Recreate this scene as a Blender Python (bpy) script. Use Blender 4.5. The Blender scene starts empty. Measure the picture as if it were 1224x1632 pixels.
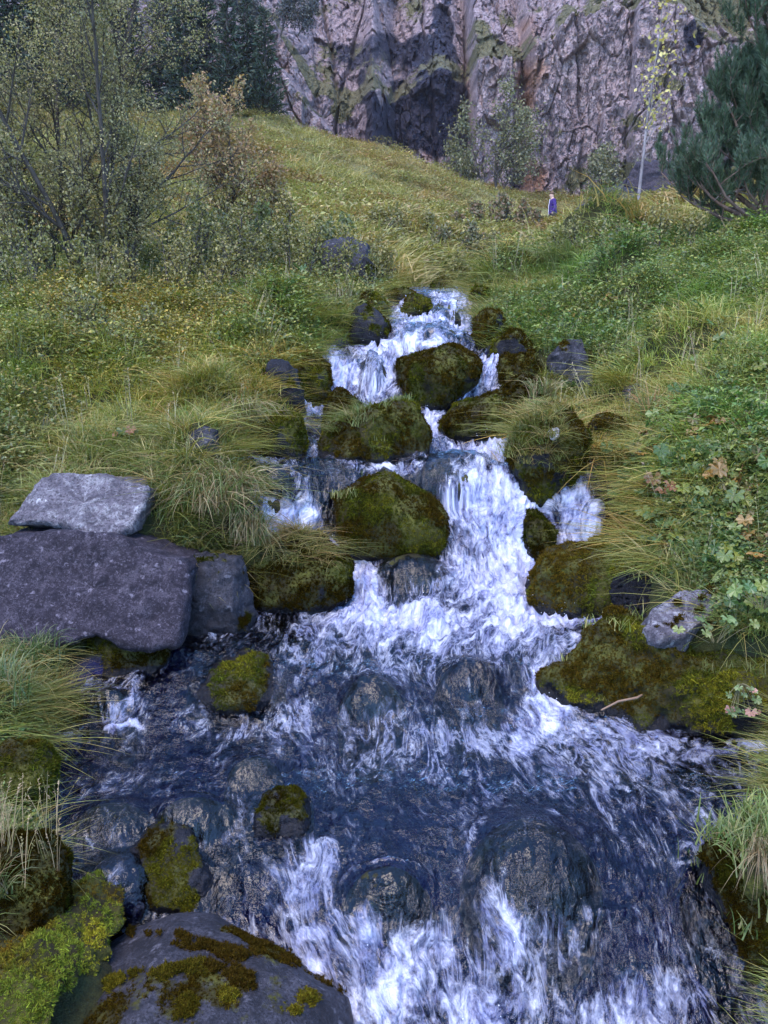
import bpy, math, random
import numpy as np
from mathutils import Vector

# ------------------------------------------------------------------ camera, sky, sun, exposure
SC = bpy.context.scene
PITCH = math.radians(-12.0)
CAM = np.array([0.0, 0.0, 1.9])
FOC = 1343.0                       # focal length in pixels of the 1224 x 1632 photograph
cam_d = bpy.data.cameras.new("camera")
cam_o = bpy.data.objects.new("camera", cam_d)
SC.collection.objects.link(cam_o)
cam_d.sensor_fit = 'VERTICAL'
cam_d.angle = 2 * math.atan(816 / FOC)
cam_d.clip_start, cam_d.clip_end = 0.05, 600
cam_o.location = CAM
cam_o.rotation_euler = (math.radians(90) + PITCH, 0, 0)
SC.camera = cam_o

SUN_EL, SUN_ROT = math.radians(62), math.radians(205)
world = bpy.data.worlds.new("World")
SC.world = world
world.use_nodes = True
wn = world.node_tree
sky = wn.nodes.new('ShaderNodeTexSky')
sky.sky_type = 'NISHITA'
sky.sun_disc = False
sky.sun_elevation = SUN_EL
sky.sun_rotation = SUN_ROT
sky.air_density = 1.0
sky.dust_density = 0.0
sky.ozone_density = 9.0
bg = wn.nodes['Background']
wn.links.new(sky.outputs[0], bg.inputs[0])
bg.inputs[1].default_value = 0.15
sun_d = bpy.data.lights.new("sun", 'SUN')
sun_d.energy = 1.1
sun_d.angle = math.radians(45)
sun_d.color = (1.0, 0.82, 0.66)
sun_o = bpy.data.objects.new("sun", sun_d)
SC.collection.objects.link(sun_o)
# direction towards the sun (same as the sky's sun)
sd = Vector((math.sin(SUN_ROT) * math.cos(SUN_EL), math.cos(SUN_ROT) * math.cos(SUN_EL), math.sin(SUN_EL)))
sun_o.rotation_euler = sd.to_track_quat('Z', 'Y').to_euler()
SC.view_settings.view_transform = 'Standard'
SC.view_settings.look = 'None'
SC.view_settings.exposure = 2.45
SC.view_settings.gamma = 1
SC.cycles.max_bounces = 8
SC.cycles.transparent_max_bounces = 12
SC.cycles.use_denoising = True
SC.cycles.sample_clamp_indirect = 4

RNG = np.random.default_rng(7)

# ------------------------------------------------------------------ numeric helpers
def lin(r, g, b):
    f = lambda c: c / 12.92 if c <= 0.04045 else ((c + 0.055) / 1.055) ** 2.4
    return np.array([f(r / 255), f(g / 255), f(b / 255)])

def sstep(a, b, x):
    t = np.clip((x - a) / (b - a), 0, 1)
    return t * t * (3 - 2 * t)

def _hash(ix, iy, iz, s=0):
    h = (ix.astype(np.int64) * 374761393 + iy.astype(np.int64) * 668265263 + iz.astype(np.int64) * 2147483647 + s * 974634777)
    h = h & 0xFFFFFFFF
    h = ((h ^ (h >> 13)) * 1274126177) & 0xFFFFFFFF
    h = ((h ^ (h >> 15)) * 2246822519) & 0xFFFFFFFF
    return (h ^ (h >> 16)) & 0xFFFFFFFF

def vnoise(p, s=0):
    """Smooth value noise in -1..1; p is (N,3)."""
    f = np.floor(p)
    i = f.astype(np.int64)
    t = p - f
    t = t * t * t * (t * (t * 6 - 15) + 10)
    out = np.zeros(len(p))
    for a in (0, 1):
        wa = t[:, 0] if a else 1 - t[:, 0]
        for b in (0, 1):
            wb = t[:, 1] if b else 1 - t[:, 1]
            for c in (0, 1):
                wc = t[:, 2] if c else 1 - t[:, 2]
                out += wa * wb * wc * (_hash(i[:, 0] + a, i[:, 1] + b, i[:, 2] + c, s) / 2147483648.0 - 1)
    return out

def fbm(p, octv=4, gain=0.5, s=0, lac=2.03):
    a, out, tot = 1.0, 0, 0
    q = np.array(p, float)
    for o in range(octv):
        out = out + a * vnoise(q, s + o * 17)
        tot += a
        a *= gain
        q = q * lac + 13.7
    return out / tot * 1.6

def ridged(p, octv=4, gain=0.5, s=0):
    a, out, tot = 1.0, 0, 0
    q = np.array(p, float)
    for o in range(octv):
        out = out + a * (1 - np.abs(vnoise(q, s + o * 17)) * 2)
        tot += a
        a *= gain
        q = q * 2.1 + 7.7
    return out / tot

def worley(p, s=0, tilt=False):
    """2-D cells: (distance to nearest, to second nearest, id 0..1 of nearest)."""
    f = np.floor(p).astype(np.int64)
    ox = np.zeros(len(p)); oy = np.zeros(len(p))
    d1 = np.full(len(p), 9.0); d2 = np.full(len(p), 9.0); cid = np.zeros(len(p))
    z = np.zeros(len(p), np.int64)
    for a in (-1, 0, 1):
        for b in (-1, 0, 1):
            cx, cy = f[:, 0] + a, f[:, 1] + b
            hx = _hash(cx, cy, z, s) / 4294967296.0
            hy = _hash(cx, cy, z, s + 5) / 4294967296.0
            d = np.hypot(cx + hx - p[:, 0], cy + hy - p[:, 1])
            near = d < d1
            d2 = np.where(near, d1, np.minimum(d2, d))
            cid = np.where(near, _hash(cx, cy, z, s + 9) / 4294967296.0, cid)
            ox = np.where(near, p[:, 0] - cx - hx, ox); oy = np.where(near, p[:, 1] - cy - hy, oy)
            d1 = np.where(near, d, d1)
    if tilt:        # a randomly tilted plane in each cell
        t1 = np.modf(cid * 97.13)[0] - .5; t2 = np.modf(cid * 53.77)[0] - .5
        return d1, d2, cid, ox * t1 + oy * t2
    return d1, d2, cid

def P3(x, y, z=0.0):
    x = np.asarray(x, float)
    return np.stack([x, np.broadcast_to(y, x.shape), np.broadcast_to(z, x.shape)], -1)

CP, SP = math.cos(PITCH), math.sin(PITCH)
def ray(px, py):
    px, py = np.asarray(px, float), np.asarray(py, float)
    rx, ry = (px - 612) / FOC, -(py - 816) / FOC
    return np.stack([rx, CP - SP * ry, SP + CP * ry], -1)

def at(px, py, d):
    r = ray(px, py)
    return CAM + r * (np.asarray(d, float) / r[..., 1])[..., None]

def project(p):
    q = p - CAM
    f = q[..., 1] * CP + q[..., 2] * SP
    u = -q[..., 1] * SP + q[..., 2] * CP
    f = np.maximum(f, 1e-3)
    return 612 + FOC * q[..., 0] / f, 816 - FOC * u / f

# ------------------------------------------------------------------ the lie of the land: stream profile, stream edges, ground heights
PROF = np.array([(0.3, -.04), (1.90, 0.0), (2.02, .03), (2.24, .23), (2.45, .30), (2.9, .345), (3.08, .38), (3.36, .485),
                 (3.6, .55), (4.05, .59), (4.36, .66), (4.48, .80), (4.66, 1.12), (4.82, 1.18), (5.2, 1.22), (5.95, 1.30),
                 (6.15, 1.38), (6.32, 1.52), (6.45, 1.68), (7.0, 1.78), (7.3, 1.83), (7.36, 1.88), (7.5, 1.97), (8.5, 2.08), (8.62, 2.12), (8.8, 2.22),
                 (10.3, 2.33), (10.5, 2.38), (12.5, 2.54), (15.5, 2.70), (20, 3.0)])
def prof(d):
    return np.interp(d, PROF[:, 0], PROF[:, 1])

def d_of_py(py):
    """Distance at which a ray through (612, py) meets the stream's long profile."""
    ds = np.exp(np.linspace(math.log(1.2), math.log(16), 6000))
    r = ray(np.array(612.0), np.array(float(py)))
    z = CAM[2] + r[2] * ds / r[1]
    k = np.argmax(z < prof(ds))
    return ds[k]

EDGE = [(452, 624, 744), (470, 612, 752), (500, 602, 760), (520, 596, 762), (545, 585, 775), (556, 515, 785), (600, 512, 802), (640, 482, 805), (665, 470, 820), (700, 455, 830),
        (728, 392, 850), (745, 388, 975), (800, 385, 975), (900, 395, 975), (960, 350, 985), (1000, 280, 985), (1050, 250, 1000), (1085, 140, 1030), (1130, 95, 1120),
        (1160, 90, 1300), (1185, 75, 1400), (1225, 60, 1400), (1262, 40, 1235), (1300, 30, 1240), (1350, 60, 1260), (1400, 60, 1280), (1460, 100, 1290),
        (1540, 150, 1300), (1632, 260, 1320)]
_ed = []
for py, l, r_ in EDGE:
    d = d_of_py(py)
    k = d / (CP - SP * (-(py - 816) / FOC)) / FOC
    _ed.append((d, (l - 612) * k, (r_ - 612) * k))
_ed.sort()
_ed = [(0.3, -.9, 1.0)] + _ed + [(14.5, .55, 1.9), (16, 1.6, 2.9), (20, 3.8, 4.8)]
_ed = np.array(_ed)
def edges(d):
    return np.interp(d, _ed[:, 0], _ed[:, 1]), np.interp(d, _ed[:, 0], _ed[:, 2])

def shift(x, d):
    return (0.05 * vnoise(P3(x * 2.1 + 9, d * .6)) + .02 * vnoise(P3(x * 7, d * 2))) * np.clip(d / 4, .5, 1.6) \
        + (.13 * vnoise(P3(x * 1.9 + 3, d * .5, 2)) + .05 * vnoise(P3(x * 5, d * 1.5, 4))) * sstep(4.0, 3.4, d) \
        + 0.16 * sstep(-.25, -.6, x) * sstep(3.9, 4.1, d) * sstep(5.0, 4.8, d)

def water_base(x, d):
    return prof(np.clip(d + shift(x, d), .3, 20))

GP = [(-300,190,40),(0,190,40),(150,195,42),(300,197,44),(450,200,47),(530,220,49),(600,244,50),(700,276,49),(800,312,46),(850,346,43),(880,370,39),
      (905,386,33),(600,300,56),(800,312,55),(1000,320,50),(940,352,43),(1000,335,42),(1100,310,42),(1224,290,42),(1400,260,42),(1224,325,28),(1500,270,30),
      (0,300,22),(200,300,22),(300,300,24),(420,260,33),(527,330,27),(420,340,20),(650,330,31),(600,400,18.5),(700,380,24),(780,380,26),(870,390,25),(700,436,16.5),(640,425,16),
      (0,430,11),(100,450,10.5),(250,440,11),(360,430,11.5),(480,405,13),(560,425,13),(500,478,10.5),(440,530,8.8),(560,508,7.9),(540,468,9.2),
      (420,545,7.0),(300,560,7.2),(150,600,6.2),(0,600,6),(380,650,5.6),(250,675,5.2),(100,720,4.7),(0,740,4.4),(300,748,4.5),(350,800,4.15),(330,860,4.0),(200,860,3.9),(100,850,3.95),(0,855,3.9),
      (150,1050,3.4),(0,1060,3.3),(-150,1090,2.9),(0,1110,2.8),(60,1155,2.75),(-20,1270,2.45),(-30,1400,2.1),(0,1480,2.0),(0,1632,1.75),(200,1660,1.8),
      (-200,600,6),(-300,900,3.6),(-300,430,11),(-300,300,22),(-700,300,22),(-700,600,7),
      (765,445,13),(800,430,14),(870,410,16),(930,396,20),(1000,352,22),(1050,368,15),(1100,385,12),(1224,395,10),(1224,340,16),(1350,400,9),(1400,320,18),(850,480,10.5),(900,520,8.5),(820,535,8.6),
      (1000,475,8.8),(1100,465,8),(1224,475,7),(950,580,7),(1050,575,6.4),(1224,575,5.5),(1000,655,5.6),(1100,670,5),(1224,690,4.5),(965,700,5.2),(1000,770,4.6),(1100,790,4.2),(1224,810,3.9),
      (1060,870,4.0),(1150,910,3.6),(1224,925,3.4),(1224,1000,3.15),(1350,900,3.5),(1350,1050,2.9),(1420,1180,2.8),(1224,1262,2.42),(1290,1300,2.3),(1380,1300,2.3),(1400,1500,2.0),(1600,600,5.5),(1700,900,3.5)]
GP = np.array(GP, float)
_pts = at(GP[:, 0], GP[:, 1], GP[:, 2])
_raw = np.array([(0, .1, .1), (-1.2, .5, .45), (-1.6, 1.5, .55), (1.5, .5, .4), (1.5, 1.4, .35), (-4, .5, 1.2), (4, .5, 1.0), (-5, 3, 1.6), (4.5, 3, 1.6),
                 (-30, 20, 9.5), (30, 20, 7), (-40, 45, 14), (40, 45, 12.5), (-70, 60, 17), (70, 60, 17), (0, 90, 14), (-60, 110, 20), (60, 110, 20)])
_pts = np.vstack([_pts, _raw])
# a thin-plate spline in (x, y) with distances squeezed so near and far points weigh alike
def _sq(x, y):
    yy = np.log(np.maximum(y, .2) + 1.0)
    return np.stack([x / (np.maximum(y, .2) + 1.0) * 1.6, yy * 1.4], -1)
def _tps(r2):
    return 0.5 * r2 * np.log(r2 + 1e-9)
_A = _sq(_pts[:, 0], _pts[:, 1])
_n = len(_A)
_K = _tps(((_A[:, None] - _A[None]) ** 2).sum(-1)) + np.eye(_n) * 2e-3
_Pm = np.hstack([np.ones((_n, 1)), _A])
_L = np.block([[_K, _Pm], [_Pm.T, np.zeros((3, 3))]])
# heights seen as elevation angles, so that the skyline of each slope keeps its shape
_val = (_pts[:, 2] - CAM[2]) / (_pts[:, 1] + .6)
_W = np.linalg.solve(_L, np.concatenate([_val, np.zeros(3)]))
def land(x, y):
    x, y = np.asarray(x, float).ravel(), np.asarray(y, float).ravel()
    out = np.empty(len(x))
    for i in range(0, len(x), 40000):
        q = _sq(x[i:i + 40000], y[i:i + 40000])
        k = _tps(((q[:, None] - _A[None]) ** 2).sum(-1))
        out[i:i + 40000] = k @ _W[:_n] + _W[_n] + q @ _W[_n + 1:]
    return out * (y + .6) + CAM[2]

# hummocks of turf and shrub that stand up from the banks: (photo column, row, distance, height, radius)
HUMMOCKS = [(860, 440, 10.6, .42, .9), (930, 420, 12.5, .45, 1.1), (800, 470, 10.0, .22, .5), (1000, 500, 7.8, .42, .55), (930, 500, 8.9, .25, .5), (1100, 600, 6.0, .14, .5), (1190, 640, 5.2, .14, .5), (980, 760, 4.7, .10, .25), (1120, 760, 4.4, .12, .4),
            (450, 430, 11.2, .40, .9), (490, 470, 9.6, .15, .5), (330, 500, 8.6, .30, .8), (120, 540, 7.4, .26, .8), (260, 610, 6.0, .16, .5), (60, 640, 5.6, .16, .5), (430, 560, 7.2, .28, .45), (420, 610, 6.3, .16, .4), (400, 670, 5.5, .12, .35), (330, 770, 4.4, .10, .3),
            (700, 410, 18.5, .3, 1.2), (885, 372, 32, -.5, 4.0), (620, 395, 20, .3, 1.4)]
_hp = [(at(a, b, d_), h_, r_) for a, b, d_, h_, r_ in HUMMOCKS]

def out_of_stream(x, y):
    l, r_ = edges(y)
    e = np.maximum(l - x, x - r_)
    e = e + .04 * vnoise(P3(x * 3, y * 3, 4)) * np.clip(y / 4, .5, 1.5)
    return np.where(y > 17, np.maximum(e, (y - 17) * .5), e)

def ground(x, y):
    x, y = np.asarray(x, float).ravel(), np.asarray(y, float).ravel()
    h = land(x, y)
    far = sstep(15, 28, y)
    h = h + (1 - far) * ((.085 * fbm(P3(x * 1.5, y * 1.5), 4, s=3) + .075 * (np.abs(vnoise(P3(x * 2.6, y * 2.2), 12)) * 2 - .5)) * np.clip(y / 4, .4, 1.7))
    hum = np.abs(vnoise(P3(x * .55 + .25 * y, y * .42), 5)) + .5 * np.abs(vnoise(P3(x * 1.3 + .4 * y, y * 1.1), 8))
    h = h + far * (.55 * (hum - .45) + .5 * fbm(P3(x * .12, y * .12), 3, s=31)) * sstep(70, 52, y)
    for p_, h_, r_ in _hp:
        q_ = ((x - p_[0]) ** 2 + (y - p_[1]) ** 2) / r_ ** 2
        h = h + 1.35 * h_ * np.exp(-q_ * 1.4) * (1 + .4 * vnoise(P3(x * 2 / r_, y * 2 / r_, 4)))
    e = out_of_stream(x, y)
    w = water_base(x, y)
    b = sstep(0, .14 + .018 * y, e)
    bank = w + .05 + .25 * np.maximum(e, 0)
    ho = np.maximum(bank * (1 - b) + h * b, w + .03 + .10 * np.clip(e, 0, 1) * (y < 16))
    hi = w + .05 - (.10 + .26 * sstep(0, .4, -e)) * np.clip(-e / .06, 0, 1)
    return np.where(e > 0, ho, hi)

def surface(x, y):
    g = ground(x, y)
    return np.where(out_of_stream(np.ravel(x), np.ravel(y)) < 0, np.maximum(g, water_base(np.ravel(x), np.ravel(y))), g)

def hit(px, py, dmin=1.3, dmax=70, n=900):
    """Where the ray through a pixel of the photograph first meets land or water."""
    ds = np.exp(np.linspace(math.log(dmin), math.log(dmax), n))
    r = ray(px, py)
    x, z = CAM[0] + r[0] * ds / r[1], CAM[2] + r[2] * ds / r[1]
    s = surface(x, ds)
    below = z < s
    k = int(np.argmax(below)) if below.any() else n - 1
    return float(ds[k])

# ------------------------------------------------------------------ object helpers
COL = SC.collection
def mesh_np(name, V, F, attrs=None, smooth=True, mat=None):
    """V (N,3); F list of integer arrays (M,3) or (M,4). attrs: name -> (N,) floats or (N,3) colours."""
    me = bpy.data.meshes.new(name)
    if not isinstance(F, list): F = [F]
    F = [np.asarray(f, np.int32) for f in F if len(f)]
    me.vertices.add(len(V))
    me.vertices.foreach_set('co', np.asarray(V, np.float32).ravel())
    if F:
        loops = np.concatenate([f.ravel() for f in F])
        tot = np.concatenate([np.full(len(f), f.shape[1], np.int32) for f in F])
        start = np.concatenate([[0], np.cumsum(tot)[:-1]]).astype(np.int32)
        me.loops.add(len(loops)); me.loops.foreach_set('vertex_index', loops)
        me.polygons.add(len(tot)); me.polygons.foreach_set('loop_start', start)
        me.polygons.foreach_set('use_smooth', np.full(len(tot), bool(smooth)))
    for k, a in (attrs or {}).items():
        put_attr(me, k, a)
    me.update(calc_edges=True)
    if mat: me.materials.append(mat)
    return me

def put_attr(me, k, a):
    a = np.asarray(a)
    if a.ndim == 2:
        t = me.attributes.new(k, 'FLOAT_VECTOR', 'POINT'); t.data.foreach_set('vector', a.astype(np.float32).ravel())
    elif a.dtype.kind == 'i':
        t = me.attributes.new(k, 'INT', 'POINT'); t.data.foreach_set('value', a.astype(np.int32))
    else:
        t = me.attributes.new(k, 'FLOAT', 'POINT'); t.data.foreach_set('value', a.astype(np.float32))

def obj(name, me, parent=None, loc=None):
    o = bpy.data.objects.new(name, me)
    COL.objects.link(o)
    if loc is not None: o.location = loc
    if parent is not None: o.parent = parent
    return o

def tag(o, label, cat, group=None, kind=None):
    if label: o['label'] = label
    if cat: o['category'] = cat
    if group: o['group'] = group
    if kind: o['kind'] = kind
    return o

def grid_faces(nr, nc):
    i = np.arange(nr * nc).reshape(nr, nc)
    return np.stack([i[:-1, :-1].ravel(), i[:-1, 1:].ravel(), i[1:, 1:].ravel(), i[1:, :-1].ravel()], -1)

def normals_of(V, F):
    N = np.zeros_like(V)
    a, b, c = V[F[:, 0]], V[F[:, 1]], V[F[:, 2]]
    n = np.cross(b - a, c - a)
    if F.shape[1] == 4:
        n = n + np.cross(c - a, V[F[:, 3]] - a)
    for k in range(F.shape[1]):
        np.add.at(N, F[:, k], n)
    return N / np.maximum(np.linalg.norm(N, axis=1), 1e-9)[:, None]

_ico = {}
def ico(k):
    """Unit icosphere, k subdivisions."""
    if k not in _ico:
        t = (1 + 5 ** .5) / 2
        V = [(-1, t, 0), (1, t, 0), (-1, -t, 0), (1, -t, 0), (0, -1, t), (0, 1, t), (0, -1, -t), (0, 1, -t), (t, 0, -1), (t, 0, 1), (-t, 0, -1), (-t, 0, 1)]
        F = [(0, 11, 5), (0, 5, 1), (0, 1, 7), (0, 7, 10), (0, 10, 11), (1, 5, 9), (5, 11, 4), (11, 10, 2), (10, 7, 6), (7, 1, 8),
             (3, 9, 4), (3, 4, 2), (3, 2, 6), (3, 6, 8), (3, 8, 9), (4, 9, 5), (2, 4, 11), (6, 2, 10), (8, 6, 7), (9, 8, 1)]
        V = [np.array(v, float) / np.linalg.norm(v) for v in V]
        for _ in range(k):
            mid, G = {}, []
            def m(a, b):
                key = (min(a, b), max(a, b))
                if key not in mid:
                    v = V[a] + V[b]
                    V.append(v / np.linalg.norm(v)); mid[key] = len(V) - 1
                return mid[key]
            for a, b, c in F:
                x, y, z = m(a, b), m(b, c), m(c, a)
                G += [(a, x, z), (b, y, x), (c, z, y), (x, y, z)]
            F = G
        _ico[k] = (np.array(V), np.array(F, np.int32))
    return _ico[k]
# ------------------------------------------------------------------ materials
class NT:
    def __init__(self, name):
        self.m = bpy.data.materials.new(name)
        self.m.use_nodes = True
        self.t = self.m.node_tree
        self.t.nodes.clear()
        self.out = self.t.nodes.new('ShaderNodeOutputMaterial')
    def n(self, typ, **kw):
        nd = self.t.nodes.new(typ)
        for k, v in kw.items():
            setattr(nd, k, v)
        return nd
    def set(self, sock, v):
        if isinstance(v, bpy.types.NodeSocket): self.t.links.new(v, sock)
        elif v is not None:
            if isinstance(v, (np.ndarray, tuple, list)):
                v = tuple(float(c) for c in v)
                if sock.type == 'RGBA' and len(v) == 3: v = v + (1.0,)
            sock.default_value = v
    def attr(self, name, out='Fac', kind='GEOMETRY'):
        a = self.n('ShaderNodeAttribute', attribute_name=name, attribute_type=kind)
        return a.outputs[out]
    def coord(self, out='Object'):
        return self.n('ShaderNodeTexCoord').outputs[out]
    def mapping(self, vec, scale=(1, 1, 1), rot=(0, 0, 0)):
        m = self.n('ShaderNodeMapping')
        self.set(m.inputs['Vector'], vec); m.inputs['Scale'].default_value = scale; m.inputs['Rotation'].default_value = rot
        return m.outputs[0]
    def noise(self, vec, scale, detail=4, rough=.55, dist=0.0, out=0):
        nd = self.n('ShaderNodeTexNoise')
        self.set(nd.inputs['Vector'], vec)
        nd.inputs['Scale'].default_value = scale; nd.inputs['Detail'].default_value = detail
        nd.inputs['Roughness'].default_value = rough; nd.inputs['Distortion'].default_value = dist
        return nd.outputs[out]
    def voronoi(self, vec, scale, feature='F1', out='Distance', rand=1):
        nd = self.n('ShaderNodeTexVoronoi', feature=feature)
        self.set(nd.inputs['Vector'], vec); nd.inputs['Scale'].default_value = scale
        nd.inputs['Randomness'].default_value = rand
        return nd.outputs[out]
    def ramp(self, fac, stops, interp='LINEAR'):
        nd = self.n('ShaderNodeValToRGB')
        nd.color_ramp.interpolation = interp
        el = nd.color_ramp.elements
        while len(el) < len(stops): el.new(.5)
        for e, (p, c) in zip(el, stops):
            e.position = p
            c = (c,) * 3 if isinstance(c, (int, float)) else tuple(c)
            e.color = tuple(float(v) for v in c) + (1.0,)
        self.set(nd.inputs[0], fac)
        return nd.outputs[0]
    def mix(self, fac, a, b, mode='MIX'):
        nd = self.n('ShaderNodeMix', data_type='RGBA', blend_type=mode)
        self.set(nd.inputs[0], fac); self.set(nd.inputs[6], a); self.set(nd.inputs[7], b)
        return nd.outputs[2]
    def math(self, op, a, b=None, clamp=False):
        nd = self.n('ShaderNodeMath', operation=op, use_clamp=clamp)
        self.set(nd.inputs[0], a)
        if b is not None: self.set(nd.inputs[1], b)
        return nd.outputs[0]
    def bump(self, h, strength=.5, dist=.02, normal=None):
        nd = self.n('ShaderNodeBump')
        nd.inputs['Strength'].default_value = strength; nd.inputs['Distance'].default_value = dist
        self.set(nd.inputs['Height'], h)
        if normal is not None: self.set(nd.inputs['Normal'], normal)
        return nd.outputs[0]
    def principled(self, color, rough=.8, normal=None, spec=.5, **kw):
        nd = self.n('ShaderNodeBsdfPrincipled')
        self.set(nd.inputs['Base Color'], color); self.set(nd.inputs['Roughness'], rough)
        self.set(nd.inputs['Specular IOR Level'], spec)
        if normal is not None: self.set(nd.inputs['Normal'], normal)
        for k, v in kw.items(): self.set(nd.inputs[k], v)
        return nd.outputs[0]
    def done(self, shader):
        self.t.links.new(shader, self.out.inputs['Surface'])
        return self.m

def mat_rock(name, c_dark, c_mid, c_light, speck=.5, scale=1.0, rough=.75, moss_rough=.95):
    M = NT(name)
    v = M.coord('Object')
    n1 = M.noise(v, 5 * scale, 6, .65)
    base = M.ramp(n1, [(.3, c_dark), (.52, c_mid), (.75, c_light)])
    # lichen and mineral specks
    n2 = M.noise(v, 38 * scale, 5, .7)
    base = M.mix(M.ramp(n2, [(.50, 0), (.66, speck)]), base, np.array(c_light) * 1.35)
    n3 = M.noise(v, 90 * scale, 3, .7)
    base = M.mix(M.ramp(n3, [(.40, .75), (.5, 0)]), base, np.array(c_dark) * .5)
    v4 = M.voronoi(v, 9 * scale, out='Distance')
    lich = M.math('MULTIPLY', M.ramp(v4, [(.20, 1), (.27, 0)]), M.ramp(M.noise(v, 17 * scale, 4, .7), [(.50, 0), (.56, 1)]))
    base = M.mix(M.math('MULTIPLY', lich, min(1.0, speck * 1.5)), base, np.array(c_light) * 1.6 + .01)
    nb = M.noise(v, 13 * scale, 6, .75)
    base = M.mix(M.ramp(nb, [(.40, .75), (.52, 0)]), base, np.array(c_dark) * .8)
    # moss where the mesh says so
    ms = M.attr('moss')
    nm = M.noise(v, 22 * scale, 5, .7)
    mf = M.math('ADD', ms, M.math('MULTIPLY', M.math('SUBTRACT', nm, .5), .9))
    mf = M.ramp(mf, [(.42, 0), (.58, 1)])
    nm2 = M.noise(v, 7 * scale, 5, .65)
    nm3 = M.noise(v, 120 * scale, 3, .7)
    mcol = M.ramp(nm2, [(.3, (.010, .009, .004)), (.42, (.026, .021, .007)), (.54, (.050, .049, .010)), (.72, (.105, .103, .019))])
    mcol = M.mix(M.ramp(nm3, [(.3, .7), (.55, 0)]), mcol, (.012, .012, .004))
    col = M.mix(mf, base, mcol)
    hb = M.math('ADD', M.math('MULTIPLY', n1, .6), M.math('ADD', M.math('MULTIPLY', n2, .3), M.math('MULTIPLY', nm3, .35)))
    wet = M.attr('wet')
    rr = M.mix(wet, M.mix(mf, (rough,) * 3, (moss_rough,) * 3), (.28,) * 3)
    col = M.mix(wet, col, M.mix(1.0, col, (.42, .42, .46), 'MULTIPLY'))
    nrm = M.bump(hb, .7, .03 / scale ** .5)
    return M.done(M.principled(col, rr, nrm, .18))

MAT = {}
MAT['rock'] = mat_rock('dark_rock', (.006, .006, .009), (.013, .013, .018), (.034, .034, .043), .12)
MAT['rock_pale'] = mat_rock('lichen_rock', (.05, .044, .054), (.115, .103, .12), (.20, .195, .205), .7, rough=.85)
MAT['rock_purple'] = mat_rock('purple_rock', (.012, .010, .015), (.030, .025, .035), (.075, .065, .082), .8, scale=2.2, rough=.85)
MAT['rock_grey'] = mat_rock('grey_rock', (.014, .014, .018), (.032, .031, .040), (.066, .064, .078), .5, scale=1.5, rough=.7)

def mat_moss():
    M = NT('moss')
    c = M.attr('col', 'Vector'); t = M.attr('tint', 'Vector', 'INSTANCER')
    col = M.mix(1.0, c, t, 'MULTIPLY')
    d = M.n('ShaderNodeBsdfDiffuse'); M.set(d.inputs['Color'], col)
    tr = M.n('ShaderNodeBsdfTranslucent'); M.set(tr.inputs['Color'], col)
    mx = M.n('ShaderNodeMixShader'); mx.inputs[0].default_value = .25
    M.t.links.new(d.outputs[0], mx.inputs[1]); M.t.links.new(tr.outputs[0], mx.inputs[2])
    return M.done(mx.outputs[0])
MAT['moss'] = mat_moss()

def mat_leaf(name, instanced=True, trans=.35, gloss=.12, rough=.45):
    M = NT(name)
    col = M.attr('col', 'Vector')
    if instanced:
        col = M.mix(1.0, col, M.attr('tint', 'Vector', 'INSTANCER'), 'MULTIPLY')
    d = M.n('ShaderNodeBsdfDiffuse'); M.set(d.inputs['Color'], col)
    tr = M.n('ShaderNodeBsdfTranslucent'); M.set(tr.inputs['Color'], M.mix(1.0, col, (1.0, 1.05, .55), 'MULTIPLY'))
    mx = M.n('ShaderNodeMixShader'); mx.inputs[0].default_value = trans
    M.t.links.new(d.outputs[0], mx.inputs[1]); M.t.links.new(tr.outputs[0], mx.inputs[2])
    g = M.n('ShaderNodeBsdfGlossy'); g.inputs['Roughness'].default_value = rough; g.inputs['Color'].default_value = (.5, .5, .5, 1)
    m2 = M.n('ShaderNodeMixShader'); m2.inputs[0].default_value = gloss
    M.t.links.new(mx.outputs[0], m2.inputs[1]); M.t.links.new(g.outputs[0], m2.inputs[2])
    return M.done(m2.outputs[0])
MAT['blade'] = mat_leaf('grass_blade', True, .35, .06)
MAT['herb'] = mat_leaf('herb_leaf', True, .3, .07)
MAT['leaf'] = mat_leaf('tree_leaf', False, .35, .08)
MAT['needle'] = mat_leaf('needle', False, .1, .06, .5)

def mat_bark(name, a, b, sc=14):
    M = NT(name)
    v = M.coord('Object')
    n = M.noise(M.mapping(v, (1, 1, .35)), sc, 6, .7)
    col = M.ramp(n, [(.35, a), (.65, b)])
    return M.done(M.principled(col, .9, M.bump(n, .6, .01), .2))
MAT['bark_dark'] = mat_bark('dark_bark', (.022, .019, .018), (.075, .066, .060))
MAT['bark_pale'] = mat_bark('pale_bark', (.09, .075, .075), (.27, .24, .25), 9)
MAT['bark_pine'] = mat_bark('pine_bark', (.05, .032, .026), (.16, .11, .09), 10)

def mat_ground():
    M = NT('soil_and_turf')
    v = M.coord('Object')
    n1 = M.noise(v, .9, 5, .65); n2 = M.noise(v, 9, 6, .7); n3 = M.noise(v, 55, 3, .7)
    col = M.ramp(n2, [(.3, (.010, .009, .005)), (.5, (.026, .026, .010)), (.7, (.06, .06, .02))])
    col = M.mix(M.ramp(n1, [(.4, 0), (.7, .6)]), col, (.05, .055, .016))
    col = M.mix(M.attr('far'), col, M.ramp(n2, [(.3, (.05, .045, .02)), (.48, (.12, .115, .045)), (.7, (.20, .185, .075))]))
    bed = M.ramp(n2, [(.35, (.006, .006, .026)), (.6, (.016, .017, .068)), (.75, (.034, .034, .075))])
    col = M.mix(M.attr('bed'), col, bed)
    return M.done(M.principled(col, .95, M.bump(M.math('ADD', n2, M.math('MULTIPLY', n3, .4)), .8, .05), .15))
MAT['ground'] = mat_ground()

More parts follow.
